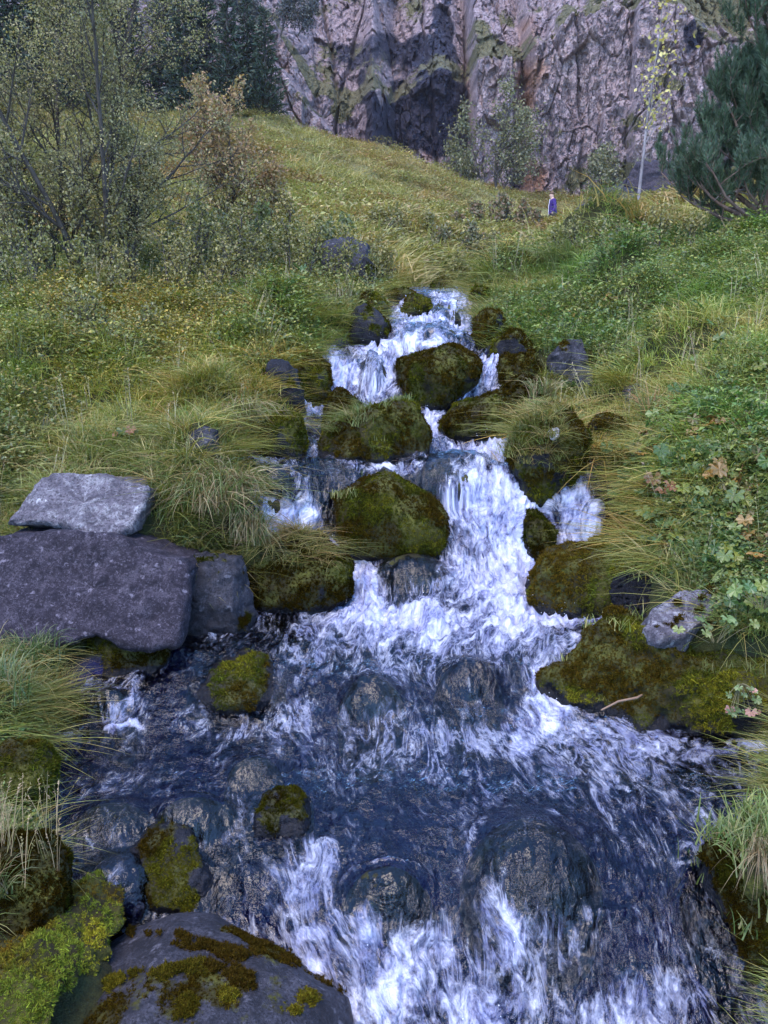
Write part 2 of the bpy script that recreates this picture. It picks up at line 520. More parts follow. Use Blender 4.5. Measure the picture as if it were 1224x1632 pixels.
def mat_water():
    M = NT('stream_water')
    st = M.attr('flow', 'Vector')                       # across, along the current
    foam_a = M.attr('foam')
    r1 = M.noise(M.mapping(st, (9, 8, 9)), 1.0, 5, .60, 1.8)
    r2 = M.noise(M.mapping(st, (30, 14, 16)), 1.0, 3, .55, 1.6)
    h = M.math('ADD', M.math('MULTIPLY', r1, 1.0), M.math('MULTIPLY', r2, .34))
    nrm = M.bump(h, 1.0, .026)
    gl = M.n('ShaderNodeBsdfGlossy'); gl.inputs['Roughness'].default_value = .08
    M.set(gl.inputs['Normal'], nrm); gl.inputs['Color'].default_value = (1, 1, 1, 1)
    tr = M.n('ShaderNodeBsdfTransparent'); M.set(tr.inputs['Color'], M.mix(M.attr('thin'), (.17, .20, .56, 1), (.40, .46, .62, 1)))
    fr = M.n('ShaderNodeFresnel'); fr.inputs['IOR'].default_value = 1.38; M.set(fr.inputs['Normal'], nrm)
    w = M.n('ShaderNodeMixShader'); M.set(w.inputs[0], M.math('MULTIPLY', fr.outputs[0], 1.1, True))
    M.t.links.new(tr.outputs[0], w.inputs[1]); M.t.links.new(gl.outputs[0], w.inputs[2])
    # air in the water: froth where it breaks, thin lace drawn out along the current elsewhere
    f1 = M.noise(M.mapping(st, (17, 10, 12)), 1.0, 6, .64, 1.5)
    f2 = M.noise(M.mapping(st, (90, 70, 55)), 1.0, 4, .65, .8)
    f0 = M.noise(M.mapping(st, (7, 5, 5)), 1.0, 4, .6, .8)
    ff = M.math('ADD', M.math('ADD', M.math('MULTIPLY', f1, .62), M.math('MULTIPLY', f2, .20)), M.math('MULTIPLY', f0, .40))
    thr = M.math('SUBTRACT', M.math('ADD', M.math('MULTIPLY', foam_a, 1.05), M.math('MULTIPLY', ff, 2.7)), 2.02)
    fac = M.ramp(thr, [(0.0, 0.0), (.25, .34), (.55, .80), (1.0, .98)])
    l1 = M.noise(M.mapping(st, (10, 3.6, 6)), 1.0, 5, .62, 1.6)
    lace = M.ramp(M.math('ABSOLUTE', M.math('SUBTRACT', l1, .5)), [(0.0, .46), (.03, .20), (.075, 0)])
    lace = M.math('MULTIPLY', lace, M.ramp(M.math('ADD', foam_a, M.math('MULTIPLY', f1, .9)), [(.52, 0), (.80, 1)]))
    fac = M.math('MAXIMUM', fac, lace)
    df = M.n('ShaderNodeBsdfPrincipled')
    M.set(df.inputs['Base Color'], M.ramp(ff, [(.44, (.13, .14, .36)), (.58, (.38, .41, .62)), (.74, (.68, .70, .82))]))
    df.inputs['Roughness'].default_value = .45
    M.set(df.inputs['Normal'], M.bump(ff, 1.0, .05))
    mx = M.n('ShaderNodeMixShader'); M.set(mx.inputs[0], fac)
    M.t.links.new(w.outputs[0], mx.inputs[1]); M.t.links.new(df.outputs[0], mx.inputs[2])
    return M.done(mx.outputs[0])
MAT['water'] = mat_water()

def mat_cliff():
    M = NT('cliff_rock')
    v = M.coord('Object')
    n1 = M.noise(M.mapping(v, (1, 1, .6)), .45, 6, .65)
    n2 = M.noise(v, 2.4, 7, .72)
    n3 = M.noise(v, 9, 5, .7)
    col = M.ramp(n2, [(.25, (.15, .104, .114)), (.42, (.29, .212, .22)), (.56, (.40, .305, .308)), (.75, (.52, .43, .42))])
    col = M.mix(M.ramp(n1, [(.45, 0), (.7, .5)]), col, (.17, .135, .165))
    # pale lichen flecks
    col = M.mix(M.ramp(n3, [(.60, 0), (.70, .75)]), col, (.46, .44, .45))
    col = M.mix(M.ramp(n3, [(.32, .6), (.44, 0)]), col, (.09, .07, .085))
    # cracks between blocks
    wv = M.n('ShaderNodeVectorMath', operation='ADD')
    wnz = M.n('ShaderNodeVectorMath', operation='SCALE'); M.set(wnz.inputs[0], M.noise(v, 2.2, 4, .65, out=1)); wnz.inputs['Scale'].default_value = .22
    M.set(wv.inputs[0], v); M.set(wv.inputs[1], wnz.outputs[0])
    e1 = M.voronoi(M.mapping(wv.outputs[0], (1, 1, .42)), 1.25, 'DISTANCE_TO_EDGE')
    e2 = M.voronoi(M.mapping(wv.outputs[0], (1, 1, .7)), 3.2, 'DISTANCE_TO_EDGE')
    k1 = M.math('MULTIPLY', M.ramp(e1, [(.0, 1), (.05, 0)]), M.ramp(n1, [(.40, 0), (.56, 1)]))
    k2 = M.math('MULTIPLY', M.ramp(e2, [(.0, .8), (.045, 0)]), M.ramp(n2, [(.58, 1), (.44, 0)]))
    kk = M.math('MAXIMUM', k1, k2)
    col = M.mix(M.math('MULTIPLY', kk, .6), col, (.05, .04, .05))
    cr = M.attr('crack')
    col = M.mix(M.math('MULTIPLY', cr, .55), col, (.03, .026, .032))
    col = M.mix(M.attr('rust'), col, M.ramp(n2, [(.35, (.16, .075, .05)), (.65, (.34, .19, .12))]))
    wet = M.attr('wet')
    wf = M.ramp(M.math('ADD', wet, M.math('MULTIPLY', M.math('SUBTRACT', n2, .5), .9)), [(.4, 0), (.6, 1)])
    col = M.mix(wf, col, M.ramp(n2, [(.3, (.008, .008, .018)), (.7, (.030, .028, .052))]))
    ms = M.attr('moss')
    mf = M.ramp(M.math('ADD', ms, M.math('MULTIPLY', M.math('SUBTRACT', n2, .5), 1.1)), [(.42, 0), (.58, 1)])
    mc = M.ramp(n3, [(.3, (.05, .046, .02)), (.5, (.12, .11, .05)), (.7, (.22, .19, .09))])
    col = M.mix(mf, col, mc)
    rough = M.mix(wf, (.9,) * 3, (.45,) * 3)
    nrm = M.bump(M.math('SUBTRACT', M.math('ADD', n2, M.math('MULTIPLY', n3, .6)), M.math('MULTIPLY', kk, .5)), 1.0, .3)
    return M.done(M.principled(col, rough, nrm, .35))
MAT['cliff'] = mat_cliff()

def mat_plain(name, c, rough=.8, amp=.25, scale=30):
    M = NT(name)
    n = M.noise(M.coord('Object'), scale, 4, .6)
    col = M.mix(M.ramp(n, [(.3, amp), (.7, 0)]), c, np.array(c) * .45)
    return M.done(M.principled(col, rough, M.bump(n, .3, .01), .3))
# ------------------------------------------------------------------ setting: ground, stream, cliff
def build_ground():
    d = np.concatenate([[-6, -3, -1.5, -.6, 0], np.exp(np.linspace(math.log(.3), math.log(130), 720))])
    t = np.linspace(-1, 1, 470)
    t = np.sign(t) * (np.abs(t) * .62 + .38 * np.abs(t) ** 3)
    D, T = np.meshgrid(d, t, indexing='ij')
    X = T * (np.maximum(D, 0) * 1.0 + 3.2)
    x, y = X.ravel(), D.ravel()
    yy = np.maximum(y, .3)
    z = ground(x, yy)
    e = out_of_stream(x, yy)
    V = np.stack([x, y, z], -1)
    me = mesh_np('ground', V, grid_faces(len(d), len(t)),
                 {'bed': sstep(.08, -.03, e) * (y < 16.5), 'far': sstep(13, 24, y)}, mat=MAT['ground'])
    o = obj('ground', me); o['kind'] = 'structure'
    return o

SUBMERGED = []        # (x, y, z_top, rx, ry, film): rocks the stream slides over
FOAM_AND_GLINTS = [(640,462,25,8,.6),(720,480,25,14,.9),(642,500,14,25,.9),(700,521,70,9,.75),(670,548,75,24,.62),(742,512,12,20,.8),(610,556,40,14,.8),(545,592,26,36,1.0),(605,612,34,34,.72),(782,590,16,32,1),
        (745,622,25,20,.8),(690,666,16,13,1),(714,682,20,12,.8),(490,655,16,10,.9),(486,690,10,30,.6),(780,705,60,14,.85),(450,736,60,8,.5),(640,735,60,8,.5),(770,765,50,12,.45),
        (775,830,58,80,1),(830,870,38,50,1),(785,930,80,32,1.1),(742,885,28,55,.95),(450,822,42,30,1),(440,775,40,25,.5),(535,880,55,16,.85),(578,930,38,45,1),(640,982,85,26,1.05),
        (700,1000,150,40,.62),(860,975,95,25,.9),(905,830,32,60,.72),(915,795,30,20,.5),(880,875,30,25,.6),(640,1035,190,42,.36),(790,1050,110,30,.42),(800,1150,60,30,.8),(870,1220,150,45,.45),
        (700,1180,60,30,.42),(560,1200,150,50,.28),(380,1130,150,22,.45),(230,1110,60,18,.5),(830,1100,18,40,.6),(470,1380,70,55,.62),(490,1420,50,35,.6),(520,1485,90,16,.6),(180,1150,26,6,.9),
        (680,1565,190,70,.72),(800,1470,45,50,.85),(900,1510,90,50,.45),(1030,1590,80,45,.8),(1000,1490,25,30,.45),(600,1510,80,24,.62),(640,1650,260,60,.62),(960,1462,45,22,.55),(1195,1212,28,7,.8),(1160,1210,10,4,.6)]  # the right-edge flecks ending the list are reflections painted in as foam

def build_water():
    dd = np.linspace(.9, 16.5, 40000)
    zz = prof(dd)
    cum = np.concatenate([[0], np.cumsum(np.hypot(np.diff(dd), np.diff(zz)))])
    arc = np.concatenate([[0], np.cumsum(np.hypot(np.diff(dd), np.diff(zz)) / (dd[1:] ** 1.15))])
    nr, nc = 880, 460
    d = np.interp(np.linspace(0, arc[-1], nr), arc, dd)
    t = np.linspace(0, 1, nc)
    l, r_ = edges(d)
    m = .12 + .02 * d
    X = (l - m)[:, None] + (r_ - l + 2 * m)[:, None] * t[None]
    x, y = X.ravel(), np.repeat(d, nc)
    base = water_base(x, y)
    z = base.copy()
    hump = np.zeros(len(x))
    for (bx, by, cz, rx, ry, az, film) in SUBMERGED:
        q = ((x - bx) / rx) ** 2 + ((y - by) / ry) ** 2
        dome = cz + (az + film) * np.sqrt(np.clip(1 - q / 1.22, 0, 1))
        k = .045
        h = np.clip(.5 + .5 * (dome - z) / k, 0, 1)
        zn = z * (1 - h) + dome * h + k * h * (1 - h)
        z = np.where(q < 1.22, np.maximum(zn, z), z)
        hump = np.maximum(hump, (q < 1.22) * h * sstep(1.22, .7, q))
    V = np.stack([x, y, z], -1)
    F = grid_faces(nr, nc)
    Nn = normals_of(V, F)
    Nn *= np.sign(Nn[:, 2:3].mean())
    g = Nn.reshape(nr, nc, 3)
    for _ in range(6):
        g = (g + np.roll(g, 1, 0) + np.roll(g, -1, 0) + np.roll(g, 1, 1) + np.roll(g, -1, 1)) / 5
    Nn = g.reshape(-1, 3); Nn /= np.linalg.norm(Nn, axis=1)[:, None]
    px, py = project(V)
    foam = np.zeros(len(x))
    wx = fbm(P3(x * 3.0, y * 1.6), 4, .6, 71) * np.clip(150 / y, 10, 60); wy = fbm(P3(x * 2.6 + 7, y * 1.6), 4, .6, 72) * np.clip(110 / y, 6, 45)
    px, py = px + wx, py + wy
    for (fx, fy, rx, ry, s) in FOAM_AND_GLINTS:
        q = ((px - fx) / rx) ** 2 + ((py - fy) / ry) ** 2
        if fy < 700: s = s * .86
        if fy > 1010:
            s = s * (.82 if s > .58 else .45); rx, ry = rx * .85, ry * .85
        foam = np.maximum(foam, s * sstep(2.6, .0, q)) + .10 * s * sstep(3.0, 0, q)
    along = np.interp(y + shift(x, y), dd, cum)
    sc = np.clip(4 / y, .4, 1.8)[:, None]
    n0 = fbm(P3(x * 5, along * 2.6) * sc ** .6, 4, .6, 2)
    n1 = fbm(P3(x * 12, along * 8) * sc ** .6, 4, .6, 3)
    n2 = ridged(P3(x * 26, along * 17) * sc ** .6, 3, .55, 11)
    foam = np.clip(foam * (.92 + (.75 - .5 * np.clip(foam, 0, 1)) * n0) + .05 + .13 * n0, 0, 1.1)
    # the current parts round the stones: rims of froth upstream, wakes below
    across = x.copy(); pil = np.zeros(len(x))
    for (bx, by, rx, ry, cz, az) in FOOT:
        wz = float(prof(by))
        if by > 14 or abs(cz) > 4 or cz + az < wz + .07 or out_of_stream(np.array([bx]), np.array([by]))[0] > rx * .8: continue
        kz = math.sqrt(max(.15, 1 - ((wz - cz) / max(az, .02)) ** 2)) if wz > cz else 1.0
        q = np.hypot((x - bx) / (rx * kz), (y - by) / (ry * kz))
        across = across - (x - bx) * .5 / (q * q + .6) * sstep(3, 1.2, q)
        up = sstep(-.6, .6, (y - by) / (ry * kz) * 1.0)
        nn = .6 + .8 * np.clip(n1, -.6, 1)
        rim = np.exp(-((q - 1.0) / (.035 * y / rx / 4 + .07)) ** 2) * nn
        foam = foam + rim * (.16 + .18 * up)
        wake = np.exp(-((x - bx) / (rx * kz * .8)) ** 2) * sstep(0, -.9, (y - by) / ry) * sstep(-3.2, -1.0, (y - by) / ry) * (q > .9)
        foam = foam + wake * .14 * nn
        pil += .018 * np.exp(-((q - 1.05) / .22) ** 2) * up
    foam = foam + hump * (.07 * n1 - .24)
    f = np.clip(foam - .1, 0, 1)
    big = np.clip(y / 4.5, .6, 1.6)
    w1 = ridged(P3(x * 3.6 + .5 * n0 + y * 1.2, y * 3.4 + .6 * n0 - x * .9, 1), 4, .52, 31)            # standing waves
    w2 = ridged(P3(x * 9 + .5 * n1 - y * 2, y * 9.5 + .5 * n0, 6), 3, .5, 35)
    disp = pil + big * ((.006 + .040 * f) * n1 + (.004 + .030 * f) * (n2 - .35) + .026 * (w1 - .3) + .008 * (w2 - .3))
    V = V + Nn * disp[:, None]
    flow = np.stack([across + .05 * vnoise(P3(x * 3, along * 3)), along, z * 0], -1)
    me = mesh_np('stream', V, F, {'foam': np.clip(foam, 0, 1), 'flow': flow, 'thin': np.clip(hump * (1.0 + .9 * n0), 0, 1)}, mat=MAT['water'])
    o = obj('stream', me); o['kind'] = 'structure'
    return V, foam

# plan of the cliff foot: (photo column, distance)
CLIFF = np.array([(-300, 56), (150, 53), (380, 50), (470, 50.5), (560, 51.5), (594, 52.5), (628, 58.6), (645, 58.5), (690, 57.5), (720, 58), (738, 60), (750, 56.5), (800, 57), (820, 58), (835, 55.5),
                  (900, 56), (980, 54.5), (1040, 53), (1110, 52), (1180, 51), (1300, 48), (1600, 46)], float)
def blobs(px, py, L, soft=2.0):
    out = np.zeros(len(px))
    for (fx, fy, rx, ry, s) in L:
        q = ((px - fx) / rx) ** 2 + ((py - fy) / ry) ** 2
        out = np.maximum(out, s * sstep(soft, .3, q))
    return out

def build_cliff():
    U = np.concatenate([np.linspace(-300, 360, 110, endpoint=False), np.linspace(360, 1280, 640), np.linspace(1285, 1600, 50)])
    nz = 420
    D = np.interp(U, CLIFF[:, 0], CLIFF[:, 1])
    x0 = (U - 612) / FOC * D
    X, Tz = np.meshgrid(x0, np.linspace(0, 1, nz))
    Dm = np.broadcast_to(D, X.shape)
    z0 = 6.0
    x, z, d = X.ravel(), (z0 + Tz * 27.0).ravel(), Dm.ravel().copy()
    u = np.broadcast_to(U, X.shape).ravel()
    # nearly upright, then a mossy ledge, then a second tier set back
    ledge = 18.7 + 1.1 * vnoise(P3(x * .16, 0.0, 3)) + .6 * vnoise(P3(x * .6, 0.0, 5)) + np.interp(u, [150, 380, 440, 500, 600, 640, 700, 830, 1000, 1080, 1150, 1300], [6, 3.4, 2.3, -1.6, -1.8, -.6, .2, .9, 1.3, .2, -1.3, -2.2])
    over = z - ledge
    d += .10 * (z - z0) + np.clip(over, 0, 1.6) * 1.6 + np.clip(over - 1.6, 0, 30) * 1.05
    # the left face is a slab whose right edge slants down into the gully
    d += sstep(-.8, .8, (u - 470) * .043 + (z - 16.5) * 1.0) * sstep(604, 560, u) * 5.0
    # buttresses, columns, blocks: rounded joints rather than knife cuts
    xw = x + .16 * fbm(P3(x * .5, 0.0, z * .5), 4, .6, 40)
    d += 1.1 * fbm(P3(x * .20, 0.0, z * .05), 3, .5, 41)
    w1, w2, cid = worley(np.stack([xw * .25, z * .05 + 2], -1), 3)
    j1 = sstep(0, .07, w2 - w1)
    d += (1 - j1) * .9 - (cid - .5) * 1.6 * j1
    c1, c2, cid2, tl2 = worley(np.stack([xw * .66 + .06 * vnoise(P3(x, 0, z * .8), 2), z * .26 + .25 * vnoise(P3(x * .9, 0, z * .5), 6)], -1), 21, True)
    d += tl2 * 1.0
    j2 = sstep(0, .06, c2 - c1)
    d += (1 - j2) * .22 - (cid2 - .5) * 1.0 * j2
    e1, e2, cid3, tl3 = worley(np.stack([xw * 2.2 + .1 * vnoise(P3(x * 2, 0, z * 2), 8), z * .8 + .3 * vnoise(P3(x * 2, 0, z * 2), 6)], -1), 33, True)
    d += tl3 * .9
    d -= (cid3 - .5) * .42 * sstep(0, .08, e2 - e1)
    g1, g2, cid4 = worley(np.stack([xw * 4.6, z * 2.4 + .3 * vnoise(P3(x * 4, 0, z * 3), 6)], -1), 37)
    d -= (cid4 - .5) * .20
    d += .20 * fbm(P3(x * 1.8, 0, z * 1.5), 5, .7, 50)
    V = np.stack([x * (d / Dm.ravel()) ** .4, d, z], -1)
    F = grid_faces(nz, len(U))
    px, py = project(V)
    wob = 16 * fbm(P3(x * .6, 0, z * .6), 3, .6, 60); wob2 = 22 * fbm(P3(x * .5, 3, z * .25), 3, .6, 61)
    wet = blobs(px + wob, py + wob2, [(704, 95, 26, 80, 1.1), (700, 185, 40, 75, 1.1), (728, 150, 12, 80, .8), (640, 200, 60, 60, .8), (585, 165, 16, 45, .95), (572, 90, 40, 32, .62), (640, 85, 55, 35, .7),
                                    (602, 225, 15, 40, .9), (735, 235, 10, 45, .9), (1105, 55, 12, 40, .9), (822, 295, 12, 30, .6), (660, 130, 25, 60, .55), (905, 300, 10, 30, .45)])
    rust = blobs(px + wob * .4, py + wob2 * .4, [(842, 60, 16, 30, .9), (848, 118, 20, 26, 1.1), (845, 165, 12, 18, .8), (852, 285, 20, 26, 1.0), (690, 250, 20, 20, .3), (742, 120, 7, 22, .5)])
    rust = rust * (.85 + .4 * vnoise(P3(x * 1.5, 0, z * 1.5), 71))
    mn = fbm(P3(x * .5, 0, z * .6), 4, .65, 80)
    moss = (.72 + .5 * mn) * sstep(-.3, .2, over) * (1 - .62 * sstep(.8, 2.2, over)) + .30 * np.clip(mn, 0, 1)
    moss = moss + (.75 + .6 * mn) * blobs(px, py, [(560, 95, 60, 26, .45), (480, 165, 45, 30, .3), (960, 285, 70, 35, .75), (920, 235, 40, 30, .45), (730, 215, 18, 55, .4), (1140, 30, 45, 40, .9), (1080, 130, 40, 16, .5), (545, 170, 18, 25, .6), (890, 190, 8, 60, .35), (1000, 210, 30, 30, .35)])
    crack = np.clip((1 - sstep(0, .05, w2 - w1)) * sstep(-.3, .1, fbm(P3(x * .5, 0, z * .3), 2, s=90)) + .8 * (1 - sstep(0, .05, c2 - c1)) * sstep(-.2, .15, fbm(P3(x * .8, 0, z * .5), 2, s=91)), 0, 1)
    me = mesh_np('cliff', V, F, {'wet': wet, 'rust': np.clip(rust, 0, 1), 'moss': np.clip(moss, 0, 1), 'crack': crack}, smooth=False, mat=MAT['cliff'])
    o = obj('cliff', me); o['kind'] = 'structure'
    return V, np.clip(moss, 0, 1)
# ------------------------------------------------------------------ instancing of uncountable small growth (moss, grass, pebbles)
_groups = {}
def scatter_group(key, sources):
    if key in _groups: return _groups[key]
    ng = bpy.data.node_groups.new(key, 'GeometryNodeTree')
    ng.interface.new_socket('Geometry', in_out='INPUT', socket_type='NodeSocketGeometry')
    ng.interface.new_socket('Geometry', in_out='OUTPUT', socket_type='NodeSocketGeometry')
    N, L = ng.nodes, ng.links
    gi, go = N.new('NodeGroupInput'), N.new('NodeGroupOutput')
    iop, join = N.new('GeometryNodeInstanceOnPoints'), N.new('GeometryNodeJoinGeometry')
    for s in sources:
        oi = N.new('GeometryNodeObjectInfo'); oi.inputs['Object'].default_value = s
        g2 = N.new('GeometryNodeGeometryToInstance')
        L.new(oi.outputs['Geometry'], g2.inputs[0]); L.new(g2.outputs[0], join.inputs[0])
    def named(nm, ty):
        a = N.new('GeometryNodeInputNamedAttribute'); a.data_type = ty; a.inputs['Name'].default_value = nm
        return next(o for o in a.outputs if o.enabled and o.name == 'Attribute')
    L.new(gi.outputs[0], iop.inputs['Points'])
    L.new(join.outputs[0], iop.inputs['Instance'])
    iop.inputs['Pick Instance'].default_value = True
    L.new(named('idx', 'INT'), iop.inputs['Instance Index'])
    L.new(named('rot', 'FLOAT_VECTOR'), iop.inputs['Rotation'])
    L.new(named('scl', 'FLOAT_VECTOR'), iop.inputs['Scale'])
    L.new(iop.outputs[0], go.inputs[0])
    _groups[key] = ng
    return ng

def scatter(name, key, sources, P, R, S, T, parent=None, idx=None):
    n = len(P)
    if np.ndim(S) == 1: S = np.repeat(np.asarray(S)[:, None], 3, 1)
    me = mesh_np(name, P, [], {'rot': R, 'scl': S, 'tint': T, 'idx': (RNG.integers(0, len(sources), n) if idx is None else idx).astype(np.int32)})
    o = obj(name, me, parent)
    md = o.modifiers.new('scatter', 'NODES')
    md.node_group = scatter_group(key, sources)
    o['kind'] = 'stuff'
    return o

def source(name, me):
    return bpy.data.objects.new(name, me)           # kept out of the scene: only the scattered copies are rendered

def blades(rng, n, h, spread, width, bend, cols, seg=3, lean=0.0, lean_dir=0.0, base=.03, up=1.0):
    """A clump of curved, tapering blades. Returns V, F(list), col."""
    V, F, C = [], [], []
    for k in range(n):
        a = rng.uniform(0, 2 * math.pi)
        if lean and rng.random() < lean: a = lean_dir + rng.normal(0, .55)
        hh = h * rng.uniform(.45, 1.1)
        out = spread * rng.uniform(.1, 1.0)
        bx, by = base * rng.normal(), base * rng.normal()
        c = cols[rng.integers(len(cols))] * rng.uniform(.75, 1.25)
        w = width * rng.uniform(.6, 1.2)
        px_, py_ = -math.sin(a), math.cos(a)
        tw = rng.uniform(-.8, .8)
        px_, py_, pz_ = px_ * math.cos(tw), py_ * math.cos(tw), math.sin(tw)
        b = bend * rng.uniform(.4, 1.3)
        b0 = len(V)
        for s in range(seg + 1):
            t = s / seg
            r = out * (t + b * t * t)
            z = hh * up * (t - .55 * b * t * t * t)
            ww = w * (1 - t) ** .7 if s < seg else 0
            cx, cy = bx + math.cos(a) * r, by + math.sin(a) * r
            if s < seg:
                V += [(cx - px_ * ww, cy - py_ * ww, z - pz_ * ww), (cx + px_ * ww, cy + py_ * ww, z + pz_ * ww)]
                C += [c, c]
            else:
                V.append((cx, cy, z)); C.append(c * 1.05)
        for s in range(seg - 1):
            F.append((b0 + 2 * s, b0 + 2 * s + 1, b0 + 2 * s + 3)); F.append((b0 + 2 * s, b0 + 2 * s + 3, b0 + 2 * s + 2))
        F.append((b0 + 2 * seg - 2, b0 + 2 * seg - 1, b0 + 2 * seg))
    return np.array(V), np.array(F), np.array(C)

def moss_sources():
    out = []
    rng = np.random.default_rng(3)
    cols = [np.array((.040, .045, .008)), np.array((.065, .064, .011)), np.array((.032, .026, .008)), np.array((.085, .085, .014))]
    for k in range(4):
        V, F, C = blades(rng, 22, 1.0, .75, .13, .5, cols, seg=2, base=.28)
        out.append(source('moss_sprig', mesh_np('moss_sprig', V, F, {'col': C}, mat=MAT['moss'], smooth=False)))
    return out
MOSS = moss_sources()

def eul_from_normal(N, rng, jitter=.35):
    """Euler angles that stand z along N with a random spin."""
    n = len(N)
    M = N + rng.normal(0, jitter, (n, 3)); M /= np.linalg.norm(M, axis=1)[:, None]
    # R = Rz(c) Ry(b) Rx(0) after a spin about z: use XYZ order with spin folded in by building the matrix
    a = rng.uniform(0, 2 * np.pi, n)
    ref = np.stack([np.cos(a), np.sin(a), np.zeros(n)], -1)
    X = np.cross(ref, M); X /= np.maximum(np.linalg.norm(X, axis=1), 1e-6)[:, None]
    Y = np.cross(M, X)
    r31, r32, r33 = X[:, 2], Y[:, 2], M[:, 2]
    ey = -np.arcsin(np.clip(r31, -1, 1)); ex = np.arctan2(r32, r33); ez = np.arctan2(X[:, 1], X[:, 0])
    return np.stack([ex, ey, ez], -1)

def sample_faces(V, F, w, n, rng):
    a, b, c = V[F[:, 0]], V[F[:, 1]], V[F[:, 2]]
    ar = np.linalg.norm(np.cross(b - a, c - a), axis=1) * w[F].mean(1)
    if ar.sum() <= 0: return np.zeros((0, 3)), np.zeros(0, int)
    f = rng.choice(len(F), n, p=ar / ar.sum())
    u, v = rng.random(n), rng.random(n)
    s = u + v > 1; u[s], v[s] = 1 - u[s], 1 - v[s]
    return a[f] + (b - a)[f] * u[:, None] + (c - a)[f] * v[:, None], f

FOOT = []        # footprints of rocks, kept clear of grass
ROCKS = {}

def moss_tint(P, rng, warm=0.0, bright=1.0):
    n = fbm(P * 5, 3, s=77)
    g = np.array((.9, 1.12, .75)); br = np.array((.85, .58, .42)); ye = np.array((1.9, 1.8, .95))
    f = sstep(-.25, .35, n - warm)[:, None]
    f2 = sstep(.25, .6, n)[:, None]
    t = br * (1 - f) + g * f
    t = t * (1 - f2) + ye * f2
    return t * rng.uniform(.7, 1.3, len(P))[:, None] * bright

